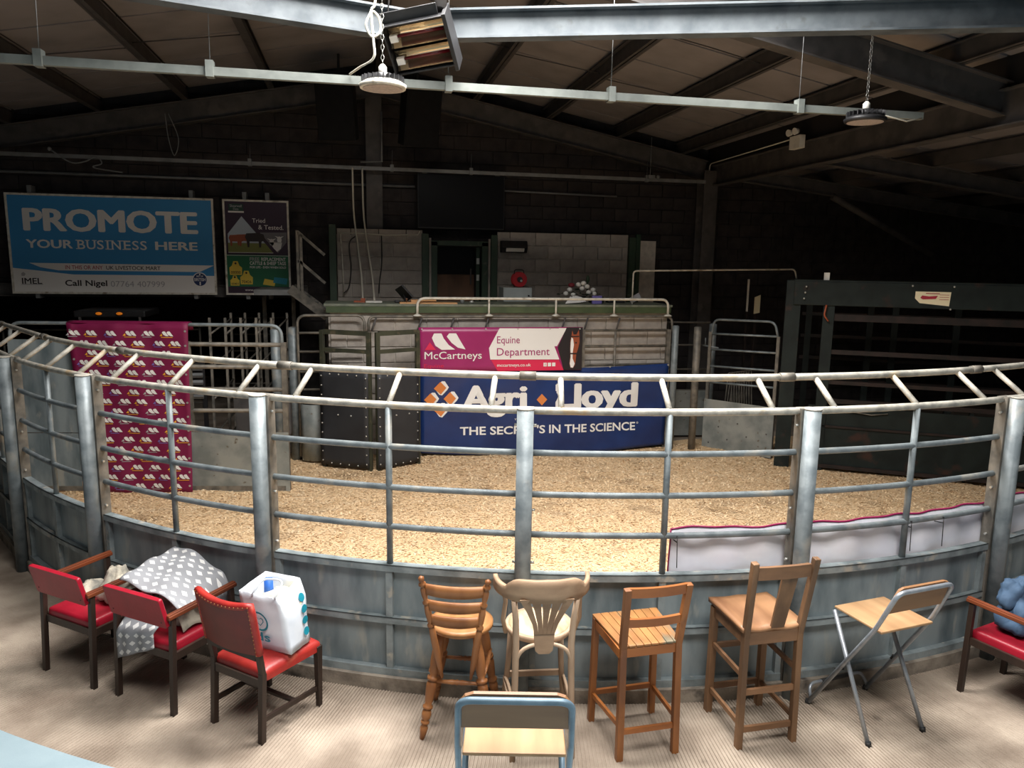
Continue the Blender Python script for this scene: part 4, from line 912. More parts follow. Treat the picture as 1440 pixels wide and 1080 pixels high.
# pedestal cabinet standing on the platform behind the counter
b = G(); b.mm((2.36, 12.1, 1.45), (2.84, 12.5, 2.43)); mk('body', b, 'cabinet', t, bevel=.006)
b = G(); b.mm((2.375, 12.09, 1.5), (2.825, 12.101, 2.41)); dd = mk('door', b, 'cabinet', t); b = G(); b.tube([(2.78, 12.09, 2.30), (2.78, 12.06, 2.30)], .014, 8); mk('knob', b, 'black', dd)
t.location = (2.6, 12.3, 1.45)
for c in t.children: c.matrix_parent_inverse = Matrix.Translation(-t.location)
for c in dd.children: c.matrix_parent_inverse = Matrix.Identity(4)
t = thing('cable_reel', 'red plastic extension cable reel standing on the grey cabinet', 'reel', (2.66, 12.3, 2.43))
for y in (12.24, 12.36):
    b = G(); b.tube([(2.66, y, 2.56), (2.66, y + .012, 2.56)], .125, 24); mk('flange', b, 'redplastic', t)
b = G(); b.tube([(2.66, 12.25, 2.56), (2.66, 12.36, 2.56)], .095, 18); mk('wound_cable', b, 'wire_dark', t)
b = G(); b.tube([(2.66, 12.21, 2.56), (2.66, 12.24, 2.56)], .045, 14); mk('socket_hub', b, 'black', t); b = G(); b.tube([(2.68, 12.2, 2.54), (2.68, 12.215, 2.54)], .02, 8); mk('plug', b, 'white', t)
b = G(); b.tube(rpath([(2.58, 12.3, 2.435), (2.58, 12.3, 2.72), (2.74, 12.3, 2.72), (2.74, 12.3, 2.435)], .04), .008, 6); mk('stand', b, 'black', t)
# things lying on the counter
CZ = 2.236
t = thing('tilted_monitor', 'small black touch-screen monitor tilted back on the counter', 'monitor', (.68, 11.05, CZ))
b = G(); rot = Matrix.Rotation(R(-28), 3, 'Y') @ Matrix.Rotation(R(30), 3, 'X'); b.box((.68, 11.02, CZ + .137), (.03, .28, .24), rot=Matrix.Rotation(R(-42), 3, 'Y') @ Matrix.Rotation(.4, 3, 'Z')); mk('display', b, 'black', t, bevel=.005)
b = G(); b.mm((.64, 10.98, CZ), (.80, 11.12, CZ + .02)); b.bar((.71, 11.05, CZ + .01), (.68, 11.04, CZ + .12), .04, .04); mk('stand', b, 'black', t)
b = G(); b.mm((.54, 10.98, CZ), (.62, 11.06, CZ + .035)); tag(mk('handset', b, 'black', bevel=.01), 'small black handset lying on the counter beside the tilted monitor', 'handset')
b = G(); b.mm((.13, 11.0, CZ), (.36, 11.2, CZ + .02)); tag(mk('paper_pad', b, 'white'), 'white pad of paper on the counter below the hanging cables', 'paper')
b = G(); b.mm((-.04, 11.05, CZ), (.12, 11.18, CZ + .022)); b.mm((.06, 11.04, CZ + .02), (.12, 11.1, CZ + .06)); tag(mk('cable_block', b, 'p_brown'), 'brown extension block with a dark plug on the counter', 'socket block')
b = G(); b.mm((.60, 10.72, CZ), (1.42, 10.92, CZ + .02)); tag(mk('timber_board', b, 'timber'), 'long pale timber board lying on the counter edge', 'board')
b = G(); b.mm((.76, 10.76, CZ + .02), (1.12, 10.9, CZ + .055)); tag(mk('timber_offcut', b, 'timber'), 'short pale timber offcut lying on the longer board', 'board')
b = G(); b.tube([(.70, 10.8, CZ + .02), (.70, 10.8, CZ + .06), (.70, 10.8, CZ + .075)], [.012, .012, .018], 10); tag(mk('gavel_peg', b, 'doorwood'), 'small wooden peg standing on the timber board', 'peg')
b = G(); b.tube([(1.52, 10.95, CZ), (1.52, 10.95, CZ + .07)], [.03, .035], 12); tag(mk('drinking_glass', b, 'trayd'), 'small grey cup on the counter beside the timber boards', 'cup')
b = G(); b.ball((1.66, 10.95, CZ + .02), .03, (1.2, 1, .7)); b.ball((1.67, 10.95, CZ + .05), .014); tag(mk('bell', b, 'bolt'), 'small metal bell on the counter near the handrail post', 'bell')
b = G()
for i in range(3): b.prism([(0, 0), (.26, .02), (.20, .10), (.10, .13)], (3.08 + .06 * i, 10.92 + .06 * i, CZ + .004 * i), (1, .1, .0), (0, .6, .8), .006)
tag(mk('folded_papers', b, 'p_white', fix=True), 'crumpled white papers propped on the counter below the flowers', 'papers')
b = G(); b.mm((3.53, 11.03, CZ), (3.74, 11.22, CZ + .11)); tag(mk('dark_bag', b, 'black', bevel=.03), 'dark bag slumped on the counter beside the white papers', 'bag')
b = G(); b.box((3.60, 10.985, CZ + .06), (.16, .03, .12), .2, None); tag(mk('spotted_booklet', b, 'p_lilac'), 'lilac booklet leaning on the dark bag', 'booklet')
b = G(); b.mm((3.85, 11.15, CZ), (4.12, 11.32, CZ + .04)); tag(mk('headset', b, 'black', bevel=.015), 'dark folded cable bundle on the counter near the bent pipe', 'cable')
b = G(); b.box((4.26, 11.1, CZ + .082), (.18, .02, .09), .3, Matrix.Rotation(R(-30), 3, 'Y')); tag(mk('striped_leaflet', b, 'p_grey'), 'grey leaflet leaning at the end of the counter', 'leaflet')
t = thing('flower_arrangement', 'arrangement of white roses and dark leaves on the counter', 'flowers', (3.45, 11.35, CZ))
rr = random.Random(2)
b = G(); b.tube([(3.45, 11.35, CZ), (3.45, 11.35, CZ + .1)], [.06, .09], 12); mk('bowl', b, 'black', t)
b = G()
for i in range(70):
    a = rr.uniform(0, 6.28); r = rr.uniform(.05, .34); x = 3.45 + r * math.cos(a); y = 11.35 + r * math.sin(a) * .5; z = CZ + .08 + .12 * (1 - r / .34) + rr.uniform(0, .06); l = rr.uniform(.05, .1); aa = rr.uniform(0, 6.28)
    dx, dy = math.cos(aa) * l, math.sin(aa) * l; b.add([(x, y, z), (x + dx * .5 - dy * .2, y + dy * .5 + dx * .2, z + .02), (x + dx, y + dy, z), (x + dx * .5 + dy * .2, y + dy * .5 - dx * .2, z + .015)], [(0, 1, 2, 3)])
b.bar((3.56, 11.38, CZ + .1), (3.57, 11.38, CZ + .42), .015, .015); b.ball((3.57, 11.38, CZ + .36), .03, (1, 1, 2)); mk('foliage', b, 'leaf', t)
for i, (x, z) in enumerate(((3.18, .14), (3.24, .20), (3.30, .12), (3.38, .28), (3.46, .30), (3.52, .25), (3.55, .16), (3.62, .20), (3.64, .14), (3.44, .22))):
    b = G(); b.ball((x, 11.25, CZ + z), .042, (1, 1, .85), 10, 6); mk('rose', b, 'petal', t)
b = G(); b.ball((3.27, 11.26, CZ + .27), .045, (1.2, 1, .8)); mk('dark_rose', b, 'petalred', t)
b = G(); b.tube(rpath([(4.16, 10.95, CZ), (4.16, 10.95, 2.74), (6.90, 10.96, 2.80), (6.95, 10.97, 2.64)], .06), .013, 8); tag(mk('bent_pipe', b, 'white_paint'), 'thin white bent pipe rising from the counter and running to the crate', 'pipe')

# stairs down behind the rostrum -------------------------------
t = thing('steel_stair', 'galvanised steel stair with handrail beside the rostrum, under the posters', 'stair', (-.7, 12.0, 0))
for y in (11.75, 12.25):
    b = G(); b.bar((-.98, y, 2.40), (-.44, y, 1.98), .03, .14); mk('stringer', b, 'oldpipe', t)
for i in range(4): b = G(); b.box((-.91 + .125 * i, 12.0, 2.37 - .10 * i), (.14, .48, .025)); mk('tread', b, 'trayd', t)
for x, h in ((-.85, 3.26), (-.80, 3.20)): b = G(); b.bar((x, 11.75, 2.25), (x, 11.75, h), .04, .04); mk('post', b, 'oldpipe', t)
for z in (3.24, 2.82): b = G(); b.bar((-.84, 11.75, z), (-.46, 11.75, z - .335), .04, .04); mk('handrail', b, 'oldpipe', t)
b = G(); b.mm((-1.5, 11.75, 2.30), (-.95, 12.7, 2.38)); mk('landing', b, 'trayd', t)
for x in (-1.45, -1.0): b = G(); b.bar((x, 12.6, 0), (x, 12.6, 2.32), .06, .06); mk('leg', b, 'oldpipe', t)
b = G(); b.bar((-.46, 12.2, 0), (-.46, 12.2, 2.0), .05, .05); mk('leg', b, 'oldpipe', t)

# ================================================================ HUNG FROM THE ROOF
def trunk(name, label, p, q, w, h, mat, hang=()):
    t = thing(name, label, 'trunking', p); b = G(); b.bar(p, q, w, h); mk('trunking', b, mat, t)
    p = Vector(p); q = Vector(q)
    for x in hang:
        k = (x - p.x) / (q.x - p.x); c = p + (q - p) * k
        b = G(); b.box(c + Vector((0, -.005, .015)), (.055, w + .03, h + .055)); mk('clip', b, mat, t)
        top = rz_(x, 5.8) if name == 'cable_trunking' else c.z + .3
        b = G(); b.tube([c + Vector((0, 0, .03)), (x + .01, c.y + .02, top)], .0028, 5); mk('suspension_wire', b, 'trayd', t)
    return t
trunk('cable_trunking', 'bright galvanised cable trunking hung on wires across the hall above the ring', (-4.6, 6.1, 4.19), (4.98, 6.1, 4.19), .05, .06, 'tray', (-2.15, -1.02, .73, 2.06, 3.76))
trunk('wall_trunking', 'dull cable trunking running along the dark gable wall above the signs', (-7, 12.70, 4.31), (6.10, 12.70, 4.30), .05, .055, 'trayd', (-1.6, .6, 1.9, 5.0))
b = G(); b.tube([(-7, 13.125, 4.1), (1.0, 13.125, 4.08)], .022, 6); tag(mk('wall_pipe', b, 'trayd'), 'thin grey pipe along the gable wall behind the trunking, towards the blue sign', 'pipe')
b = G(); b.tube([(2.5, 13.08, 4.06), (4.6, 13.08, 4.03)], .016, 6); tag(mk('wall_pipe', b, 'trayd'), 'thin grey pipe on the gable wall beside the television', 'pipe')
for x0, x1, lb in ((.0, .03, 'pale vertical cable dropping from the trunking to the booth, nearer the stair'), (.155, .20, 'pale vertical cable dropping from the trunking to the paper pad')):
    b = G(); b.tube(crv([(x0 - .03, 12.66, 4.3), (x0 - .02, 12.66, 3.6), (x0 + .03, 12.6, 3.1), (x1 + .05, 12.3, 2.6), (x1 + .06, 11.4, 2.245)]), .015, 6); tag(mk('drop_cable', b, 'wire'), lb, 'cable')
b = G(); b.tube([(-.24, 12.70, 3.25), (-.22, 12.70, 2.9), (-.2, 12.68, 2.26)], .012, 6); tag(mk('drop_cable', b, 'white_paint'), 'thin white conduit beside the stair-end green post', 'cable')
for pts, lb in (([(.02, 12.7, 3.24), (-.1, 12.7, 3.1), (-.08, 12.7, 2.7), (-.12, 12.7, 2.4), (-.2, 12.6, 2.3)], 'looped dark cable hanging on the pale booth wall near the stair'), ([(.42, 12.712, 3.24), (.42, 12.712, 2.8), (.38, 12.70, 2.5), (.36, 12.6, 2.3)], 'single dark cable hanging on the pale booth wall behind the monitor')):
    b = G(); b.tube(crv(pts), .009, 6); tag(mk('dark_cable', b, 'wire_dark'), lb, 'cable')
b = G(); b.tube([(-.26, 12.72, 3.27), (.1, 12.72, 3.27), (.5, 12.72, 3.25), (1.02, 12.72, 3.27), (1.05, 12.72, 3.33)], .011, 6); tag(mk('ledge_cable', b, 'wire'), 'pale cable lying along the top of the booth wall', 'cable')
b = G(); b.tube([(.44, 12.72, 5.2), (.44, 12.72, 4.42), (.10, 12.72, 4.40)], .016, 6); tag(mk('column_conduit', b, 'trayd'), 'grey conduit turning off the column above the trunking', 'conduit')

# disc lamps
def highbay(x, y, z, label, chain_top):
    t = thing('disc_lamp', label, 'lamp', (x, y, z))
    b = G(); b.tube([(x, y, z - .03), (x, y, z - .005), (x, y, z + .02)], [.165, .172, .13], 28); mk('rim', b, 'white_paint' if x < 1 else 'black', t)
    b = G(); b.tube([(x, y, z - .034), (x, y, z - .031)], .145, 28); mk('lens', b, 'lens', t)
    b = G()
    for i in range(24): a = 2 * math.pi * i / 24; b.box((x + .12 * math.cos(a), y + .12 * math.sin(a), z + .035), (.07, .006, .035), a)
    b.tube([(x, y, z + .01), (x, y, z + .07)], .075, 16); mk('heat_sink', b, 'black', t)
    b = G(); b.tube([(x, y, z + .06), (x, y, z + .12), (x, y, z + .14)], [.03, .03, .012], 8); mk('hook_box', b, 'white', t)
    b = G(); n = int((chain_top - z - .14) / .035)
    for i in range(n):
        c = z + .15 + i * .035; e = (.012, 0) if i % 2 else (0, .012); b.tube([(x + e[0] * math.cos(k * 1.0472), y + e[1] * math.cos(k * 1.0472), c + .02 * math.sin(k * 1.0472)) for k in range(6)], .003, 4, closed=True)
    mk('chain', b, 'chain', t)
highbay(.215, 5.80, 4.11, 'white-rimmed disc lamp hanging on a chain beside the twin-tube heater', 6.04)
highbay(4.27, 5.90, 4.10, 'dark-rimmed disc lamp hanging on a chain near the valley girder', 5.29)
b = G(); b.tube([(4.36, 5.90, 4.15), (4.72, 5.96, 4.11), (4.97, 6.08, 4.17)], .006, 5); tag(mk('lamp_flex', b, 'wire'), 'short pale flex from the dark-rimmed disc lamp to the trunking', 'cable')
b = G(); b.tube(crv([(.16, 5.75, 5.7), (.17, 5.75, 4.75), (.14, 5.75, 4.6), (.10, 5.75, 4.5), (.14, 5.75, 4.42), (.20, 5.75, 4.46), (.19, 5.75, 4.55), (.14, 5.75, 4.58), (.15, 5.75, 4.4), (.15, 5.76, 4.28), (.05, 5.9, 4.24), (-.02, 6.06, 4.225)]), .009, 6); tag(mk('coiled_flex', b, 'wire'), 'pale flex coiled in a loop beside the disc lamp chain', 'cable')
# twin-tube infrared heater, tilted towards the seats
t = thing('infrared_heater', 'black twin-tube infrared heater hanging tilted under the bright beams', 'heater', (.505, 6.0, 4.465), R(-22), wc=False)
Rm = Matrix.Rotation(R(-8), 3, 'Y') @ Matrix.Rotation(R(38), 3, 'X')
def rb(c, d): return Rm @ Vector(c)
def hbox(name, c, d, mat): b = G(); b.box(Rm @ Vector(c), d, rot=Rm); return mk(name, b, mat, t, bevel=.004)
hbox('back_plate', (0, .05, 0), (.46, .012, .36), 'black')
hbox('side_plate', (-.235, -.01, 0), (.012, .13, .38), 'black'); hbox('side_plate', (.25, .0, 0), (.03, .22, .42), 'black')
hbox('top_plate', (0, -.01, .185), (.47, .13, .012), 'black'); hbox('bottom_plate', (0, 0, -.185), (.47, .11, .012), 'black')
hbox('top_visor', (-.02, -.02, .22), (.44, .012, .10), 'black')
for zc in (.085, -.085):
    b = G(); b.grid(lambda u, v: Rm @ Vector((-.22 + .44 * u, .035 - .07 * (2 * v - 1) ** 2, zc - .075 + .15 * v)), 2, 10); mk('reflector', b, 'mirror', t)
    b = G(); b.tube([Rm @ Vector((-.19, -.01, zc)), Rm @ Vector((.21, -.01, zc))], .013, 10); mk('quartz_tube', b, 'heat_red', t)
    b = G(); b.box(Rm @ Vector((-.18, -.012, zc - .01)), (.06, .04, .05), rot=Rm); mk('lamp_holder', b, 'ceramic', t)
b = G(); b.tube([Rm @ Vector((.21, .02, .2)), (.21, .15, 1.15)], .045, 12); b.tube([Rm @ Vector((-.2, .02, .2)), (-.2, .12, 1.15)], .006, 6); mk('suspension_arm', b, 'steel_dark', t)
# two loudspeakers
def speaker(c, rz, tilt, label):
    t = thing('loudspeaker', label, 'loudspeaker', c, rz, wc=False); Rm = Matrix.Rotation(tilt, 3, 'X')
    b = G(); b.prism([(-.28, -.22), (.28, -.22), (.2, .24), (-.2, .24)], Rm @ Vector((0, 0, -.42)), (1, 0, 0), Rm @ Vector((0, 1, 0)), .84); mk('cabinet', b, 'speaker', t, bevel=.01, fix=True)
    b = G(); b.box(Rm @ Vector((0, -.225, 0)), (.52, .012, .78), rot=Rm); mk('grille', b, 'speaker', t)
    b = G(); b.tube(rpath([(-.24, .0, .36), (-.24, .0, .52), (.24, .0, .52), (.24, .0, .36)], .03), .018, 6); b.bar((0, 0, .5), (0, 0, .78), .03, .03); mk('bracket', b, 'foot', t)
speaker((-.20, 11.8, 5.02), R(-16), R(12), 'large black loudspeaker hanging over the blue sign side of the ridge column')
speaker((.95, 11.8, 4.98), R(18), R(12), 'large black loudspeaker hanging over the television side of the ridge column')
# emergency lamp and conduit on the girder
t = thing('emergency_lamp', 'small white twin-head emergency lamp box on the valley girder', 'lamp', (6.2, 9.99, 4.55))
b = G(); b.mm((6.14, 9.88, 4.50), (6.23, 10.14, 4.68)); mk('box', b, 'white', t, bevel=.006)
for y in (9.92, 10.08): b = G(); b.tube([(6.13, y, 4.73), (6.07, y - .01, 4.72)], [.035, .05], 12); mk('lamp_head', b, 'white', t)
b = G(); b.tube(rpath([(6.2, 10.14, 4.66), (6.2, 12.76, 4.62), (6.2, 12.76, 4.30)], .08), .010, 6); tag(mk('girder_conduit', b, 'wire'), 'thin pale conduit along the girder to the column', 'conduit')
# loose hung cables in the dark
b = G(); b.tube(crv([(-4.35, 12.5, 4.36), (-4.1, 12.5, 4.2), (-3.9, 12.5, 4.22), (-3.75, 12.5, 4.30), (-3.68, 12.5, 4.2), (-3.8, 12.5, 4.15), (-3.72, 12.5, 4.12), (-3.4, 12.5, 4.08)]), .010, 6); b.ball((-4.37, 12.5, 4.38), .03); tag(mk('loose_cable', b, 'trayd'), 'loose looped pale cable hanging from the wall trunking above the blue sign', 'cable')
b = G(); b.tube(crv([(-2.75, 12.45, 4.95), (-2.72, 12.45, 4.6), (-2.65, 12.45, 4.35), (-2.58, 12.45, 4.6), (-2.70, 12.45, 4.95)]), .007, 5); tag(mk('loose_cable', b, 'trayd'), 'thin doubled wire hanging from the rafter between the blue sign and the poster', 'cable')
b = G(); b.tube([(5.02, 12.6, 5.0), (5.02, 12.6, 4.36)], .005, 5); b.box((5.05, 12.62, 4.34), (.12, .05, .06)); b.ball((5.16, 12.58, 4.34), .035); tag(mk('hung_sensor', b, 'trayd'), 'small sensor and junction box on the wall trunking near the far column', 'sensor')

t = thing('shade_toned_pole', 'thin white pole behind the green crate post, lower length coloured dark as if shaded', 'stake', (6.46, 11.6, 0))  # pole added for a bright gap; its lower length is coloured dark as shade
b = G(); b.bar((6.46, 11.6, 0), (6.46, 11.6, 2.08), .03, .03); mk('stake', b, 'crate_rail', t)  # dark colour stands for the gloom over the lower pole
b = G(); b.bar((6.46, 11.6, 2.08), (6.46, 11.6, 2.62), .025, .025); mk('white_tip', b, 'white', t)
t = thing('lit_gap_board', 'small added pale board standing in for a lit gap behind the green crate post', 'board', (6.64, 11.63, 0))  # added board, its pale colour stands for a glimpse of the lit area behind
b = G(); b.prism([(0, 0), (.10, .02), (.10, .32), (.0, .28)], (6.60, 11.6, 2.04), (1, 0, 0), (0, 0, 1), -.02); mk('board', b, 'p_cream', t, fix=True)
b = G(); b.bar((6.64, 11.63, 0), (6.64, 11.63, 2.2), .04, .03); mk('stake', b, 'crate_rail', t)
# ================================================================ SEATS OUTSIDE THE RING  (local +y = the way the sitter faces)
def rpad(x0, x1, y0, y1, z0, z1, puff=.02, n=8):
    """upholstered pad: box with crowned top"""
    g = G()
    def top(u, v): return (x0 + (x1 - x0) * u, y0 + (y1 - y0) * v, z1 - puff + puff * (1 - (2 * u - 1) ** 4) * (1 - (2 * v - 1) ** 4))
    g.grid(top, n, n); g.grid(lambda u, v: (x0 + (x1 - x0) * u, y1 - (y1 - y0) * v, z0), 1, 1)
    for i in range(n):
        a, b_ = i / n, (i + 1) / n
        for (p, q) in ((top(a, 0), top(b_, 0)), (top(1, a), top(1, b_)), (top(b_, 1), top(a, 1)), (top(0, b_), top(0, a))): g.add([(p[0], p[1], z0), (q[0], q[1], z0), q, p], [(0, 1, 2, 3)])
    return g
def leg(t, p, q, w, mat, w2=None, name='leg'):
    b = G(); b.bar(p, q, w, w, up=(0, 1, 0), w2=w2, h2=w2); return mk(name, b, mat, t, bevel=.003)

def armchair(loc, rz, label, hide=()):
    t = thing('red_armchair', label, 'chair', loc, rz, group='red vinyl armchairs', wc=False)
    w, d = .23, .24
    mk('seat', rpad(-w, w, -d, d, .40, .475, .015), 'red', t, bevel=.022, wd=True)
    for sx in (-1, 1):
        leg(t, (sx * (w + .02), -d - .03, 0), (sx * (w + .02), -d + .0, .64), .034, 'darkwood'); leg(t, (sx * (w + .02), d + .01, 0), (sx * (w + .02), d - .005, .645), .034, 'darkwood')
        b = G(); b.bar((sx * (w + .02), -d - .04, .655), (sx * (w + .02), d + .03, .665), .05, .026); b.bar((sx * (w + .02), -d - .04, .671), (sx * (w + .02), d + .03, .681), .03, .01); mk('armrest', b, 'armwood', t, bevel=.006)
        b = G(); b.bar((sx * (w + .02), -d, .385), (sx * (w + .02), d, .385), .022, .05); mk('side_rail', b, 'darkwood', t)
    for y in (-d, d): b = G(); b.bar((-w, y, .385), (w, y, .385), .022, .05); mk('seat_rail', b, 'darkwood', t)
    b = G(); Rb = Matrix.Rotation(R(14), 3, 'X')
    pad = rpad(-.25, .25, -.105, .105, -.022, .026, .014); Q = Matrix.Rotation(R(-90 + 16), 3, 'X')
    pad.v = [tuple(Matrix.Rotation(R(14), 3, 'X') @ (Matrix.Rotation(R(90), 3, 'X') @ Vector((p[0], p[1], -p[2]))) + Vector((0, -d - .045, .695))) for p in pad.v]
    o = mk('backrest', pad, 'red', t, bevel=.014, wd=True)
    for sx in (-1, 1): b = G(); b.bar((sx * .2, -d - .015, .60), (sx * .2, -d - .06, .76), .02, .02); mk('back_bracket', b, 'darkwood', t)
    for sx in (-1, 1): b = G(); b.bar((sx * (w + .02), -d - .01, .625), (sx * .21, -d - .045, .64), .02, .03); mk('back_block', b, 'darkwood', t)
    return t
def place2(p, q, depth):  # centre + rotation from the two rear feet
    p = Vector(p); q = Vector(q); dx = (q - p).normalized(); f = Vector((-dx.y, dx.x)); c = (p + q) / 2 + f * depth; return (c.x, c.y, 0), math.atan2(dx.y, dx.x)
la, ra = place2((-2.145, 5.335), (-1.765, 5.045), .27); armchair(la, ra, 'red vinyl armchair with dark legs, holding bundled cream clothes')
lb_, rb_ = place2((-1.565, 4.92), (-1.175, 4.63), .27); armchair(lb_, rb_, 'red vinyl armchair with dark legs, under a grey diamond-patterned blanket')
fx = Vector((.96, .27)).normalized(); lg = (4.30, 3.80, 0); armchair(lg, math.atan2(.14, .49), 'red vinyl armchair with dark legs, holding a blue jacket')

# red leather side chair with nailed back
lc, rc = place2((-.90, 4.52), (-.585, 4.25), .22)
t = thing('leather_chair', 'worn red leather dining chair with brass-nailed back, holding a carrier bag', 'chair', lc, rc, wc=False)
pad = rpad(-.215, .215, -.21, .25, .385, .475, .025); pad.v = [(x * (1 + .12 * (y + .21) / .46), y, z) for x, y, z in pad.v]; mk('seat', pad, 'redleather', t, bevel=.03, wd=True)
for sx in (-1, 1):
    b = G(); b.bar((sx * .205, -.235, 0), (sx * .205, -.21, .44), .036, .036, up=(0, 1, 0)); b.bar((sx * .205, -.21, .43), (sx * .215, -.285, .88), .036, .03, up=(0, 1, 0)); mk('rear_leg', b, 'darkwood', t, bevel=.003)
    leg(t, (sx * .225, .225, 0), (sx * .225, .225, .42), .030, 'darkwood', .042)
    b = G(); b.bar((sx * .212, -.22, .15), (sx * .222, .22, .13), .018, .03); mk('side_stretcher', b, 'darkwood', t)
b = G(); b.bar((-.21, .02, .145), (.21, .02, .145), .03, .018); mk('cross_stretcher', b, 'darkwood', t)
for y, x in ((-.215, .2), (.235, .22)): b = G(); b.bar((-x, y, .375), (x, y, .375), .022, .05); mk('seat_rail', b, 'darkwood', t)
b = G(); b.bar((-.19, -.235, .55), (.19, -.235, .55), .02, .045); mk('lower_back_rail', b, 'darkwood', t)
def bk(u, v, o): z = .575 + .30 * v + .02 * (2 * u - 1) ** 2 * v; return ((-.215 + .43 * u) * (1 + .02 * v), -.235 - .055 * v - .03 * (1 - (2 * u - 1) ** 2) + o, z)
b = G(); b.grid(lambda u, v: bk(u, v, .025), 10, 4); b.grid(lambda u, v: bk(1 - u, v, -.02), 10, 4); mk('back_panel', b, 'darkleather', t)
def edge(pts, w=.024): 
    b = G(); b.tube(pts, w, 8); return b
mk('back_rim', edge([bk(0, i / 6, 0) for i in range(7)] + [bk(i / 10, 1.0, 0) for i in range(1, 11)] + [bk(1, 1 - i / 6, 0) for i in range(1, 7)]), 'redleather', t)
b = G()
for i in range(16): b.ball(Vector(bk(i / 15, 1.0, -.024)), .0045, nu=6, nv=4)
for i in range(12): b.ball(Vector(bk(1, i / 12, -.024)), .0045, nu=6, nv=4); b.ball(Vector(bk(0, i / 12, -.024)), .0045, nu=6, nv=4)
mk('brass_nails', b, 'oldbrass', t)

# turned spindle stool
SH = .69
t = thing('spindle_stool', 'turned pine bar stool with a round seat and three-slat ladder back', 'stool', (.585, 4.215, 0), R(-17), wc=False)
b = G(); b.tube([(0, 0.03, SH - .045), (0, .03, SH - .03), (0, .03, SH - .008), (0, .03, SH)], [.17, .195, .195, .175], 32); mk('seat', b, 'pineseat', t)
turn = [(0, .012), (.08, .022), (.12, .024), (.145, .014), (.155, .026), (.175, .026), (.185, .016), (.20, .026), (.24, .03), (.27, .026), (.285, .017), (.295, .031), (.315, .031), (.325, .02), (.36, .025), (.45, .031), (.5, .033), (.53, .03), (.545, .02), (.555, .035), (.58, .035), (.59, .021), (.63, .028), (.72, .034), (.8, .034), (.9, .027), (1, .022)]
for sx, sy in ((-1, -1), (1, -1), (-1, 1), (1, 1)): b = G(); b.turn((sx * .205, sy * .205 + .03, 0), (sx * .105, sy * .10 + .03, SH - .03), turn, 12); mk('leg', b, 'pine', t)
sp_ = [(0, .009), (.3, .012), (.42, .016), (.46, .012), (.5, .018), (.54, .012), (.58, .016), (.7, .012), (1, .009)]
for p, q, z in (((-.155, -.125), (.155, -.125), .36), ((-.155, .19), (.155, .19), .34), ((.165, -.12), (.165, .18), .42), ((-.165, -.12), (-.165, .18), .42)): b = G(); b.turn((p[0], p[1], z), (q[0], q[1], z), sp_, 10); mk('stretcher', b, 'pine', t)
bt = [(0, .007), (.12, .016), (.3, .021), (.42, .02), (.5, .017), (.51, .012), (.52, .022), (.54, .022), (.55, .013), (.58, .017), (.66, .02), (.72, .017), (.73, .012), (.74, .021), (.76, .021), (.77, .012), (.83, .019), (.88, .018), (.9, .011), (.915, .022), (.935, .022), (.945, .011), (.96, .016), (.985, .018), (1, .006)]
for sx in (-1, 1): b = G(); b.turn((sx * .085, -.15, .40), (sx * .195, -.235, 1.07), bt, 12); mk('back_post', b, 'pine', t)
for k, (z, h) in enumerate(((.985, .07), (.885, .065), (.79, .065))):
    f = (z - .40) / .67; w = .085 + .11 * f; y0 = -.15 - .085 * f
    def sl(u, v, o): x = -w + 2 * w * u; return (x, y0 - .025 * (1 - (2 * u - 1) ** 2) + o, z - h * .5 * (1 - .35 * (2 * u - 1) ** 2) + h * v * (1 - .15 * (2 * u - 1) ** 2))
    b = G(); b.grid(lambda u, v: sl(u, v, 0), 12, 2); mk('back_slat', b, 'pine', t, solid=.016)

# faded bentwood stool
t = thing('bentwood_stool', 'faded pale bentwood bar stool with a fan back and curved arm rail', 'stool', (1.03, 4.015, 0), R(-6), wc=False)
b = G(); b.tube([(0, 0.04, .685), (0, .04, .695), (0, .04, .725)], [.19, .20, .20], 32); mk('seat_rim', b, 'bent', t)
b = G(); b.tube([(0, .04, .722), (0, .04, .728), (0, .04, .730)], [.185, .18, .16], 32); mk('seat_panel', b, 'bentseat', t)
for sx in (-1, 1):
    b = G(); b.tube([(sx * .175, -.22, 0), (sx * .165, -.19, .35), (sx * .16, -.17, .70), (sx * .165, -.195, .86), (sx * .178, -.21, .985)], [.016, .019, .02, .018, .016], 10); mk('rear_leg', b, 'bent', t)
    b = G(); b.tube([(sx * .20, .24, 0), (sx * .165, .18, .4), (sx * .15, .15, .70)], [.015, .018, .02], 10); mk('front_leg', b, 'bent', t)
    b = G(); b.tube([(sx * .17, -.19, .62), (sx * .155, -.185, .66), (sx * .12, -.18, .70), (sx * .08, -.175, .715)] if False else rpath([(sx * .165, -.185, .50), (sx * .155, -.18, .68), (sx * .03, -.175, .70)], .10), .012, 8); mk('seat_brace', b, 'bent', t)
    b = G(); b.tube([(sx * .205, -.02, .70), (sx * .225, -.06, .80), (sx * .215, -.10, .93), (sx * .235, -.13, 1.03)], .013, 8); mk('arm_support', b, 'bent', t)
    b = G(); b.tube(rpath([(sx * .185, .21, .28), (sx * .17, .0, .34), (sx * .17, -.2, .28)], .15), .010, 8); mk('side_brace', b, 'bent', t)
for y, z in ((-.2, .30), (.205, .30)): b = G(); b.bar((-.165, y, z), (.165, y, z), .02, .035); mk('foot_rail', b, 'bent', t)
for sx in (-1, 1): b = G(); b.bar((sx * .172, -.21, .26), (sx * .185, .215, .26), .02, .03); mk('foot_rail', b, 'bent', t)
def crest(u, v, o):
    a = math.pi * (1.0 + u); rr2 = .27; x = (rr2 + o) * math.cos(a); y = -.02 + (.25 + o) * math.sin(a); e = abs(2 * u - 1)
    z0 = .995 + .022 * e ** 3 + .02 * (1 - e); h = .068 + .062 * max(0, 1 - (e / .6) ** 6); return (x, y, z0 - .02 + h * v)
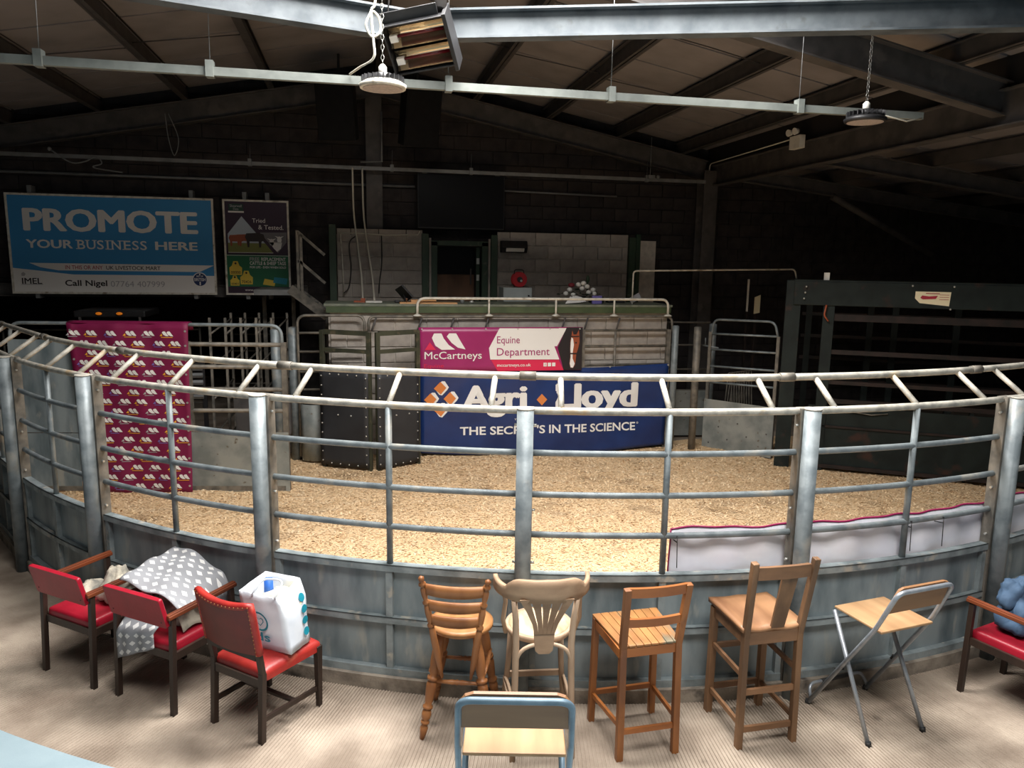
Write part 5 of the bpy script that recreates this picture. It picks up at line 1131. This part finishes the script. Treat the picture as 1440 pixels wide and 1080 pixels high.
b = G(); b.grid(lambda u, v: crest(u, v, 0), 40, 3); mk('crest_rail', b, 'bentdark', t, solid=.024)
# fan splat: tapering slats joined on a rounded shield
Ys = lambda z: -.18 - .09 * max(0, (z - .72) / .3)
b = G(); b.prism([(-.055, .70), (-.05, .665), (-.03, .645), (.03, .645), (.05, .665), (.055, .70), (.06, .78), (-.06, .78)], (0, -.172, 0), (1, 0, 0), (0, 0, 1), .016); mk('splat_shield', b, 'bentdark', t, fix=True)
for k in range(5):
    x0 = -.046 + .023 * k; x1 = -.125 + .0625 * k; m_ = (x0 + x1) / 2 * .9
    b = G()
    pts = [(x0, .77, .0112), (x0 * 1.3, .84, .0135), (x1 * .74, .93, .0185), (x1, 1.01, .0275)]
    vs = []; 
    for x, z, w_ in pts: y = Ys(z); vs += [(x - w_, y, z), (x + w_, y, z), (x + w_, y + .012, z), (x - w_, y + .012, z)]
    fs = []
    for i in range(3): 
        for j in range(4): fs.append((i * 4 + j, i * 4 + (j + 1) % 4, i * 4 + 4 + (j + 1) % 4, i * 4 + 4 + j))
    fs += [(3, 2, 1, 0), (12, 13, 14, 15)]; b.add(vs, fs); mk('splat_slat', b, 'bentdark', t, fix=True)

# orange-brown slatted stool
t = thing('slatted_stool', 'orange-brown wooden bar stool with a boarded seat and low two-rail back', 'stool', (1.61, 3.92, 0), R(2), wc=False)
for sx in (-1, 1):
    b = G(); b.bar((sx * .175, -.205, 0), (sx * .17, -.185, .70), .040, .040, up=(0, 1, 0)); b.bar((sx * .17, -.185, .68), (sx * .185, -.255, 1.08), .040, .036, up=(0, 1, 0)); mk('rear_leg', b, 'orange', t, bevel=.004)
    leg(t, (sx * .205, .195, 0), (sx * .195, .185, .70), .038, 'orange')
    b = G(); b.bar((sx * .185, -.19, .665), (sx * .197, .185, .665), .022, .055); mk('apron', b, 'orange_h', t)
    b = G(); b.bar((sx * .178, -.2, .22), (sx * .203, .19, .19), .018, .028); mk('stretcher', b, 'orange_h', t)
for y, x, z in ((-.2, .165, .18), (.19, .195, .20)): b = G(); b.bar((-x, y, z), (x, y, z), .02, .03); mk('stretcher', b, 'orange_h', t)
for y, x in ((-.185, .16), (.185, .18)): b = G(); b.bar((-x, y, .665), (x, y, .665), .022, .055); mk('apron', b, 'orange_h', t)
for k in range(8):
    f = -1 + 2 * (k + .5) / 8; b = G(); b.bar((f * .185, -.20, .703), (f * .215, .21, .708), .043, .014, w2=.051, h2=.014); mk('seat_board', b, 'slat', t, bevel=.003)
for z, h, y in ((1.055, .055, -.25), (.86, .048, -.215)): b = G(); b.grid(lambda u, v: (-.17 + .34 * u, y - .018 * (1 - (2 * u - 1) ** 2), z - h / 2 + h * v), 8, 1, smooth=False); mk('back_rail', b, 'orange_h', t, solid=.022)

# tall oak stool with one splat
t = thing('oak_stool', 'tall old oak bar stool with a saddle seat and a single back splat', 'stool', (2.36, 3.885, 0), R(1), wc=False)
for sx in (-1, 1):
    b = G(); b.bar((sx * .18, -.195, 0), (sx * .175, -.185, .72), .038, .042, up=(0, 1, 0)); b.bar((sx * .175, -.185, .70), (sx * .195, -.265, 1.20), .038, .04, up=(0, 1, 0)); mk('rear_leg', b, 'oak', t, bevel=.005)
    leg(t, (sx * .18, .19, 0), (sx * .178, .18, .73), .042, 'oak')
    b = G(); b.bar((sx * .177, -.18, .70), (sx * .178, .18, .70), .022, .07); mk('apron', b, 'oak_h', t)
    for z in (.16, .47): b = G(); b.bar((sx * .18, -.19, z), (sx * .18, .18, z + .01), .018, .03); mk('stretcher', b, 'oak_h', t)
for y, zs in ((-.19, (.12, .36)), (.185, (.18, .46))):
    for z in zs: b = G(); b.bar((-.165, y, z), (.165, y, z), .02, .034); mk('stretcher', b, 'oak_h', t)
for y in (-.19, .18): b = G(); b.bar((-.16, y, .70), (.16, y, .70), .022, .075); mk('apron', b, 'oak_h', t)
def sd(u, v): x = -.205 + .41 * u; y = -.20 + .42 * v; return (x, y, .765 - .018 * math.exp(-((abs(x) - .09) / .08) ** 2) * (.4 + .6 * (1 - v)) - .02 * (v - .5) ** 2)
b = G(); b.grid(sd, 14, 10); mk('seat', b, 'oakseat', t, solid=.028)
b = G(); b.grid(lambda u, v: (-.165 + .33 * u, -.252 - .025 * (1 - (2 * u - 1) ** 2), 1.09 + .075 * v + .008 * (1 - (2 * u - 1) ** 2)), 10, 1, smooth=False); mk('top_rail', b, 'oak_h', t, solid=.024)
b = G(); b.bar((.02, -.195, .76), (.03, -.268, 1.10), .085, .014, up=(0, 1, 0), w2=.1, h2=.014); mk('back_splat', b, 'oak', t)

# folding stools
def folding(loc, rz, label, tube, board, seatmat, flat=0):
    t = thing('folding_stool', label, 'stool', loc, rz, wc=False)
    W_ = .225; r = .014
    pts = rpath([(-W_ - .02, .27, .02), (-W_, -.175, .74), (-W_ + .01, -.30, 1.02), (W_ - .01, -.30, 1.02), (W_, -.175, .74), (W_ + .02, .27, .02)], .055)
    b = G(); b.tube(pts, r, 10); mk('back_frame', b, tube, t)
    for sx in (-1, 1):
        b = G(); b.tube([(sx * (W_ - .02), .16, .71), (sx * (W_ - .005), -.20, .02)], r, 10); mk('cross_leg', b, tube, t)
        for x, y in ((sx * (W_ + .021), .278), (sx * (W_ - .005), -.205)): b = G(); b.tube([(x, y, 0), (x, y * .98, .03)], .018, 10); mk('rubber_foot', b, 'foot', t)
        b = G(); b.tube([(sx * (W_ + .018), .08, .36), (sx * (W_ - .03), .055, .36)], .007, 6); mk('pivot', b, 'foot', t)
    b = G(); b.tube(rpath([(-W_ - .015, .26, .05), (-W_ + .0, .30, .125), (W_ + .0, .30, .125), (W_ + .015, .26, .05)], .05), .011, 8); mk('foot_rest', b, tube, t)
    b = G(); b.tube([(-.12, .30, .125), (.12, .30, .125)], .014, 8); mk('grip_sleeve', b, 'foot', t)
    b = G(); b.bar((-.205, -.02, .728), (.205, -.02, .728), .37, .016); mk('seat', b, seatmat, t, bevel=.005)
    def bp(u, v): e = abs(2 * u - 1); x = (-.222 + .444 * u); return (x, -.245 - .048 * v + .014, .868 + .172 * v * (1 - .32 * max(0, (e - .75) / .25) ** 2))
    b = G(); b.grid(bp, 14, 4, smooth=False); mk('backrest', b, board, t, solid=.014)
    return t
folding((3.155, 3.795, 0), R(9), 'folding stool with silver tube legs and a plywood seat, beside the tall oak stool', 'silver', 'plyback', 'ply')
folding((.62, 2.81, .2), R(-12), 'folding stool with blue-grey tube frame and plywood back, on the blue tier', 'bluetube', 'plyback', 'ply')

# ================================================================ THINGS LEFT ON THE SEATS
def crumple(g, c, s, seed, n=18, amp=.35, flat=.0):
    c = Vector(c)
    def f(u, v):
        a = 2 * math.pi * u; b_ = math.pi * v; d = Vector((math.cos(a) * math.sin(b_), math.sin(a) * math.sin(b_), -math.cos(b_)))
        k = 1 + amp * noise.noise(d * 1.6 + Vector((seed, 0, 0))) + amp * .6 * abs(noise.noise(d * 3.7 + Vector((0, seed, 0)))) + amp * .25 * noise.noise(d * 8 + Vector((seed, seed, 0)))
        p = Vector((d.x * s[0], d.y * s[1], max(d.z, -.35) * s[2])) * k; q = c + p; return (q.x, q.y, max(q.z, flat))
    g.grid(f, n * 2, n)
def loc2w(loc, rz, p): return Vector(loc) + Matrix.Rotation(rz, 3, 'Z') @ Vector(p)
b = G(); crumple(b, loc2w(la, ra, (-.13, .02, .50)), (.085, .10, .06), 1.3, flat=.474); tag(mk('bundled_cloth', b, 'rag'), 'small crumpled cream cloth on the red armchair seat', 'cloth')
b = G(); crumple(b, loc2w(la, ra, (.10, .06, .54)), (.105, .12, .13), 4.1, amp=.45, flat=.474); tag(mk('bundled_clothes', b, 'rag'), 'bundle of cream and grey clothes heaped on the red armchair', 'clothes')
gz = math.atan2(.14, .49)
t = thing('blue_jacket', 'crumpled blue jacket heaped on the red armchair by the fence post', 'jacket', loc2w(lg, gz, (.06, .05, .475)))
b = G(); crumple(b, loc2w(lg, gz, (.01, .05, .57)), (.145, .14, .17), 7.7, n=24, amp=.38, flat=.474); crumple(b, loc2w(lg, gz, (.0, .10, .70)), (.12, .09, .12), 5.2, n=20, amp=.38, flat=.474); mk('body', b, 'jacket', t)
b = G(); b.tube([loc2w(lg, gz, p) for p in crv([(.08, .10, .72), (.14, .04, .66), (.155, -.04, .58), (.12, -.11, .54), (.03, -.13, .53)])], [.045 + .008 * math.sin(i * 1.1) for i in range(33)], 12); mk('sleeve', b, 'jacket', t)
# blanket over chair B
t = thing('blanket', 'grey and white diamond-patterned blanket draped over the red armchair', 'blanket', lb_)
def bl(u, v):
    x = -.34 + .62 * u; y = -.20 + .60 * v
    z = .80 - .15 * u - .10 * v + .05 * math.sin(v * 3.1) - .05 * (u ** 4) - .10 * max(0, v - .75) + .012 * math.sin(9 * u + 5 * v) + .008 * math.sin(17 * v - 6 * u)
    if u < .12: z -= (.12 - u) * 1.2
    return loc2w(lb_, rb_, (x, y, max(z, .70)))
def bl2(u, v):   # top sheet: highest at the far arm, sliding to the near arm
    x = -.32 + .53 * u; y = -.16 + .45 * v
    z = .71 + .11 * math.sin(min(1, (1 - u) * 1.3) * 1.5) * (.35 + .65 * v) - .03 * u + .012 * math.sin(11 * u + 4 * v) + .008 * math.sin(15 * v - 5 * u)
    z -= .16 * max(0, (u - .82) / .18) ** 2 * (1 if v > .45 else .15)
    return loc2w(lb_, rb_, (x, y, z))
b = G(); b.grid(bl2, 26, 22, uvs=(6.5, 9)); mk('top_fold', b, 'blanket', t, solid=.008)
def bl3(u, v):   # part hanging through below the backrest
    x = -.205 + .33 * u; k = min(1, max(0, (v - .1) / .35)); y = -.205 - .085 * k * k * (3 - 2 * k) + .006 * math.sin(14 * u) * k; z = .60 - v * (.31 - .14 * u) ; return loc2w(lb_, rb_, (x, y, z))
b = G(); b.grid(bl3, 18, 16, uvs=(4.5, 5)); mk('hanging_fold', b, 'blanket', t, solid=.008)
b = G(); crumple(b, loc2w(lb_, rb_, (-.02, .02, .52)), (.20, .16, .10), 2.2, amp=.3, flat=.474); mk('bundled_fold', b, 'rag', t)
def bl4(u, v): x = .07 + .13 * u; y = -.12 + .44 * v; z = .48 + .10 * math.sin(math.pi * u) + .02 * math.sin(9 * v); return loc2w(lb_, rb_, (x, y, z))
b = G(); b.grid(bl4, 10, 14, uvs=(2, 5)); mk('inner_fold', b, 'rag', t, solid=.008)
# grey scarf end lying over to the leather chair
b = G(); crumple(b, loc2w(lc, rc, (-.185, .15, .60)), (.05, .10, .17), 9.1, amp=.35, flat=.474); tag(mk('grey_throw', b, 'blanket'), 'rumpled grey and white throw stuffed beside the carrier bag', 'throw')
# carrier bag
t = thing('carrier_bag', 'white plastic carrier bag with teal print standing on the red leather chair', 'bag', loc2w(lc, rc, (.065, .06, .475)), rc + R(8), wc=False)
def bagside(u, v, sx, sy):
    pass
def ring_(z): 
    k = z / .36; w = .165 - .03 * k - .012 * math.sin(6 * k); d = .10 + .02 * k; l = -.055 * k * k
    return [(-w + l, -d, z), (w + l, -d, z), (w * .96 + l, d, z + .03 * k), (-w * .96 + l, d, z + .03 * k)]
b = G(); NZ = 8; NS = 10
vs = []; fs = []
for i in range(NZ + 1):
    z = .36 * i / NZ; c4 = ring_(z)
    for e in range(4):
        p, q = Vector(c4[e]), Vector(c4[(e + 1) % 4]); nrm = Vector((q.y - p.y, p.x - q.x, 0)).normalized()
        for j in range(NS):
            k = j / NS; pt = p.lerp(q, k); bul = (.022 * math.sin(math.pi * k) * math.sin(math.pi * min(1, i / NZ * 1.1)) if i < NZ else 0); pt = pt + nrm * (bul + .008 * noise.noise(Vector((e * 3 + k * 3, i * .6, 1))))
            vs.append(pt)
n4 = 4 * NS
for i in range(NZ):
    for j in range(n4): fs.append((i * n4 + j, i * n4 + (j + 1) % n4, (i + 1) * n4 + (j + 1) % n4, (i + 1) * n4 + j))
fs.append(tuple(reversed(range(n4)))); b.add(vs, fs, True); mk('bag_body', b, 'bagplastic', t, solid=.002)
b = G(); crumple(b, (.0, .02, .24), (.13, .08, .10), 3.3, n=12); mk('yellow_pack', b, 'p_cream', t)
b = G(); b.tube([(-.10, .04, .25), (-.10, .04, .385)], [.03, .028], 12); mk('blue_bottle', b, 'p_blue', t)
for sy, zz in ((-1, .36),): b = G(); b.tube(rpath([(-.09, -.13, .35), (-.07, -.05, .43), (.07, -.02, .43), (.08, -.13, .36)], .05), .006, 6); mk('handle', b, 'bagplastic', t)
b = G(); Pf = lambda x, z: (x - .055 * (z / .36) ** 2, -.10 - .02 * z / .36 - .032, z)
for i in range(28): a0, a1 = 2 * math.pi * i / 28, 2 * math.pi * (i + 1) / 28; poly_in(b, [(-.01 + .062 * math.cos(a0), .20 + .062 * math.sin(a0)), (-.01 + .062 * math.cos(a1), .20 + .062 * math.sin(a1)), (-.01 + .05 * math.cos(a1), .20 + .05 * math.sin(a1)), (-.01 + .05 * math.cos(a0), .20 + .05 * math.sin(a0))], Pf)
hp = [(0, -.03), (.03, 0), (.03, .018), (.016, .026), (0, .014), (-.016, .026), (-.03, .018), (-.03, 0)]
for i in range(8): p, q = hp[i], hp[(i + 1) % 8]; k = .78; poly_in(b, [(-.01 + p[0], .20 + p[1]), (-.01 + q[0], .20 + q[1]), (-.01 + q[0] * k, .20 + q[1] * k), (-.01 + p[0] * k, .20 + p[1] * k)], Pf)
text_in(b, 'nds', -.12, .05, .075, .13, Pf, .03); mk('teal_print', b, 'p_teal', t)
b = G(); Pg = lambda y, z: (.165 - .03 * z / .36 - .012 * math.sin(6 * z / .36) - .055 * (z / .36) ** 2 + .022, y, z)
for k in range(4): circ_in(b, .055, .30 - .072 * k, .026, Pg, n=16)
mkparts('teal_dots', b, 'p_teal', t)
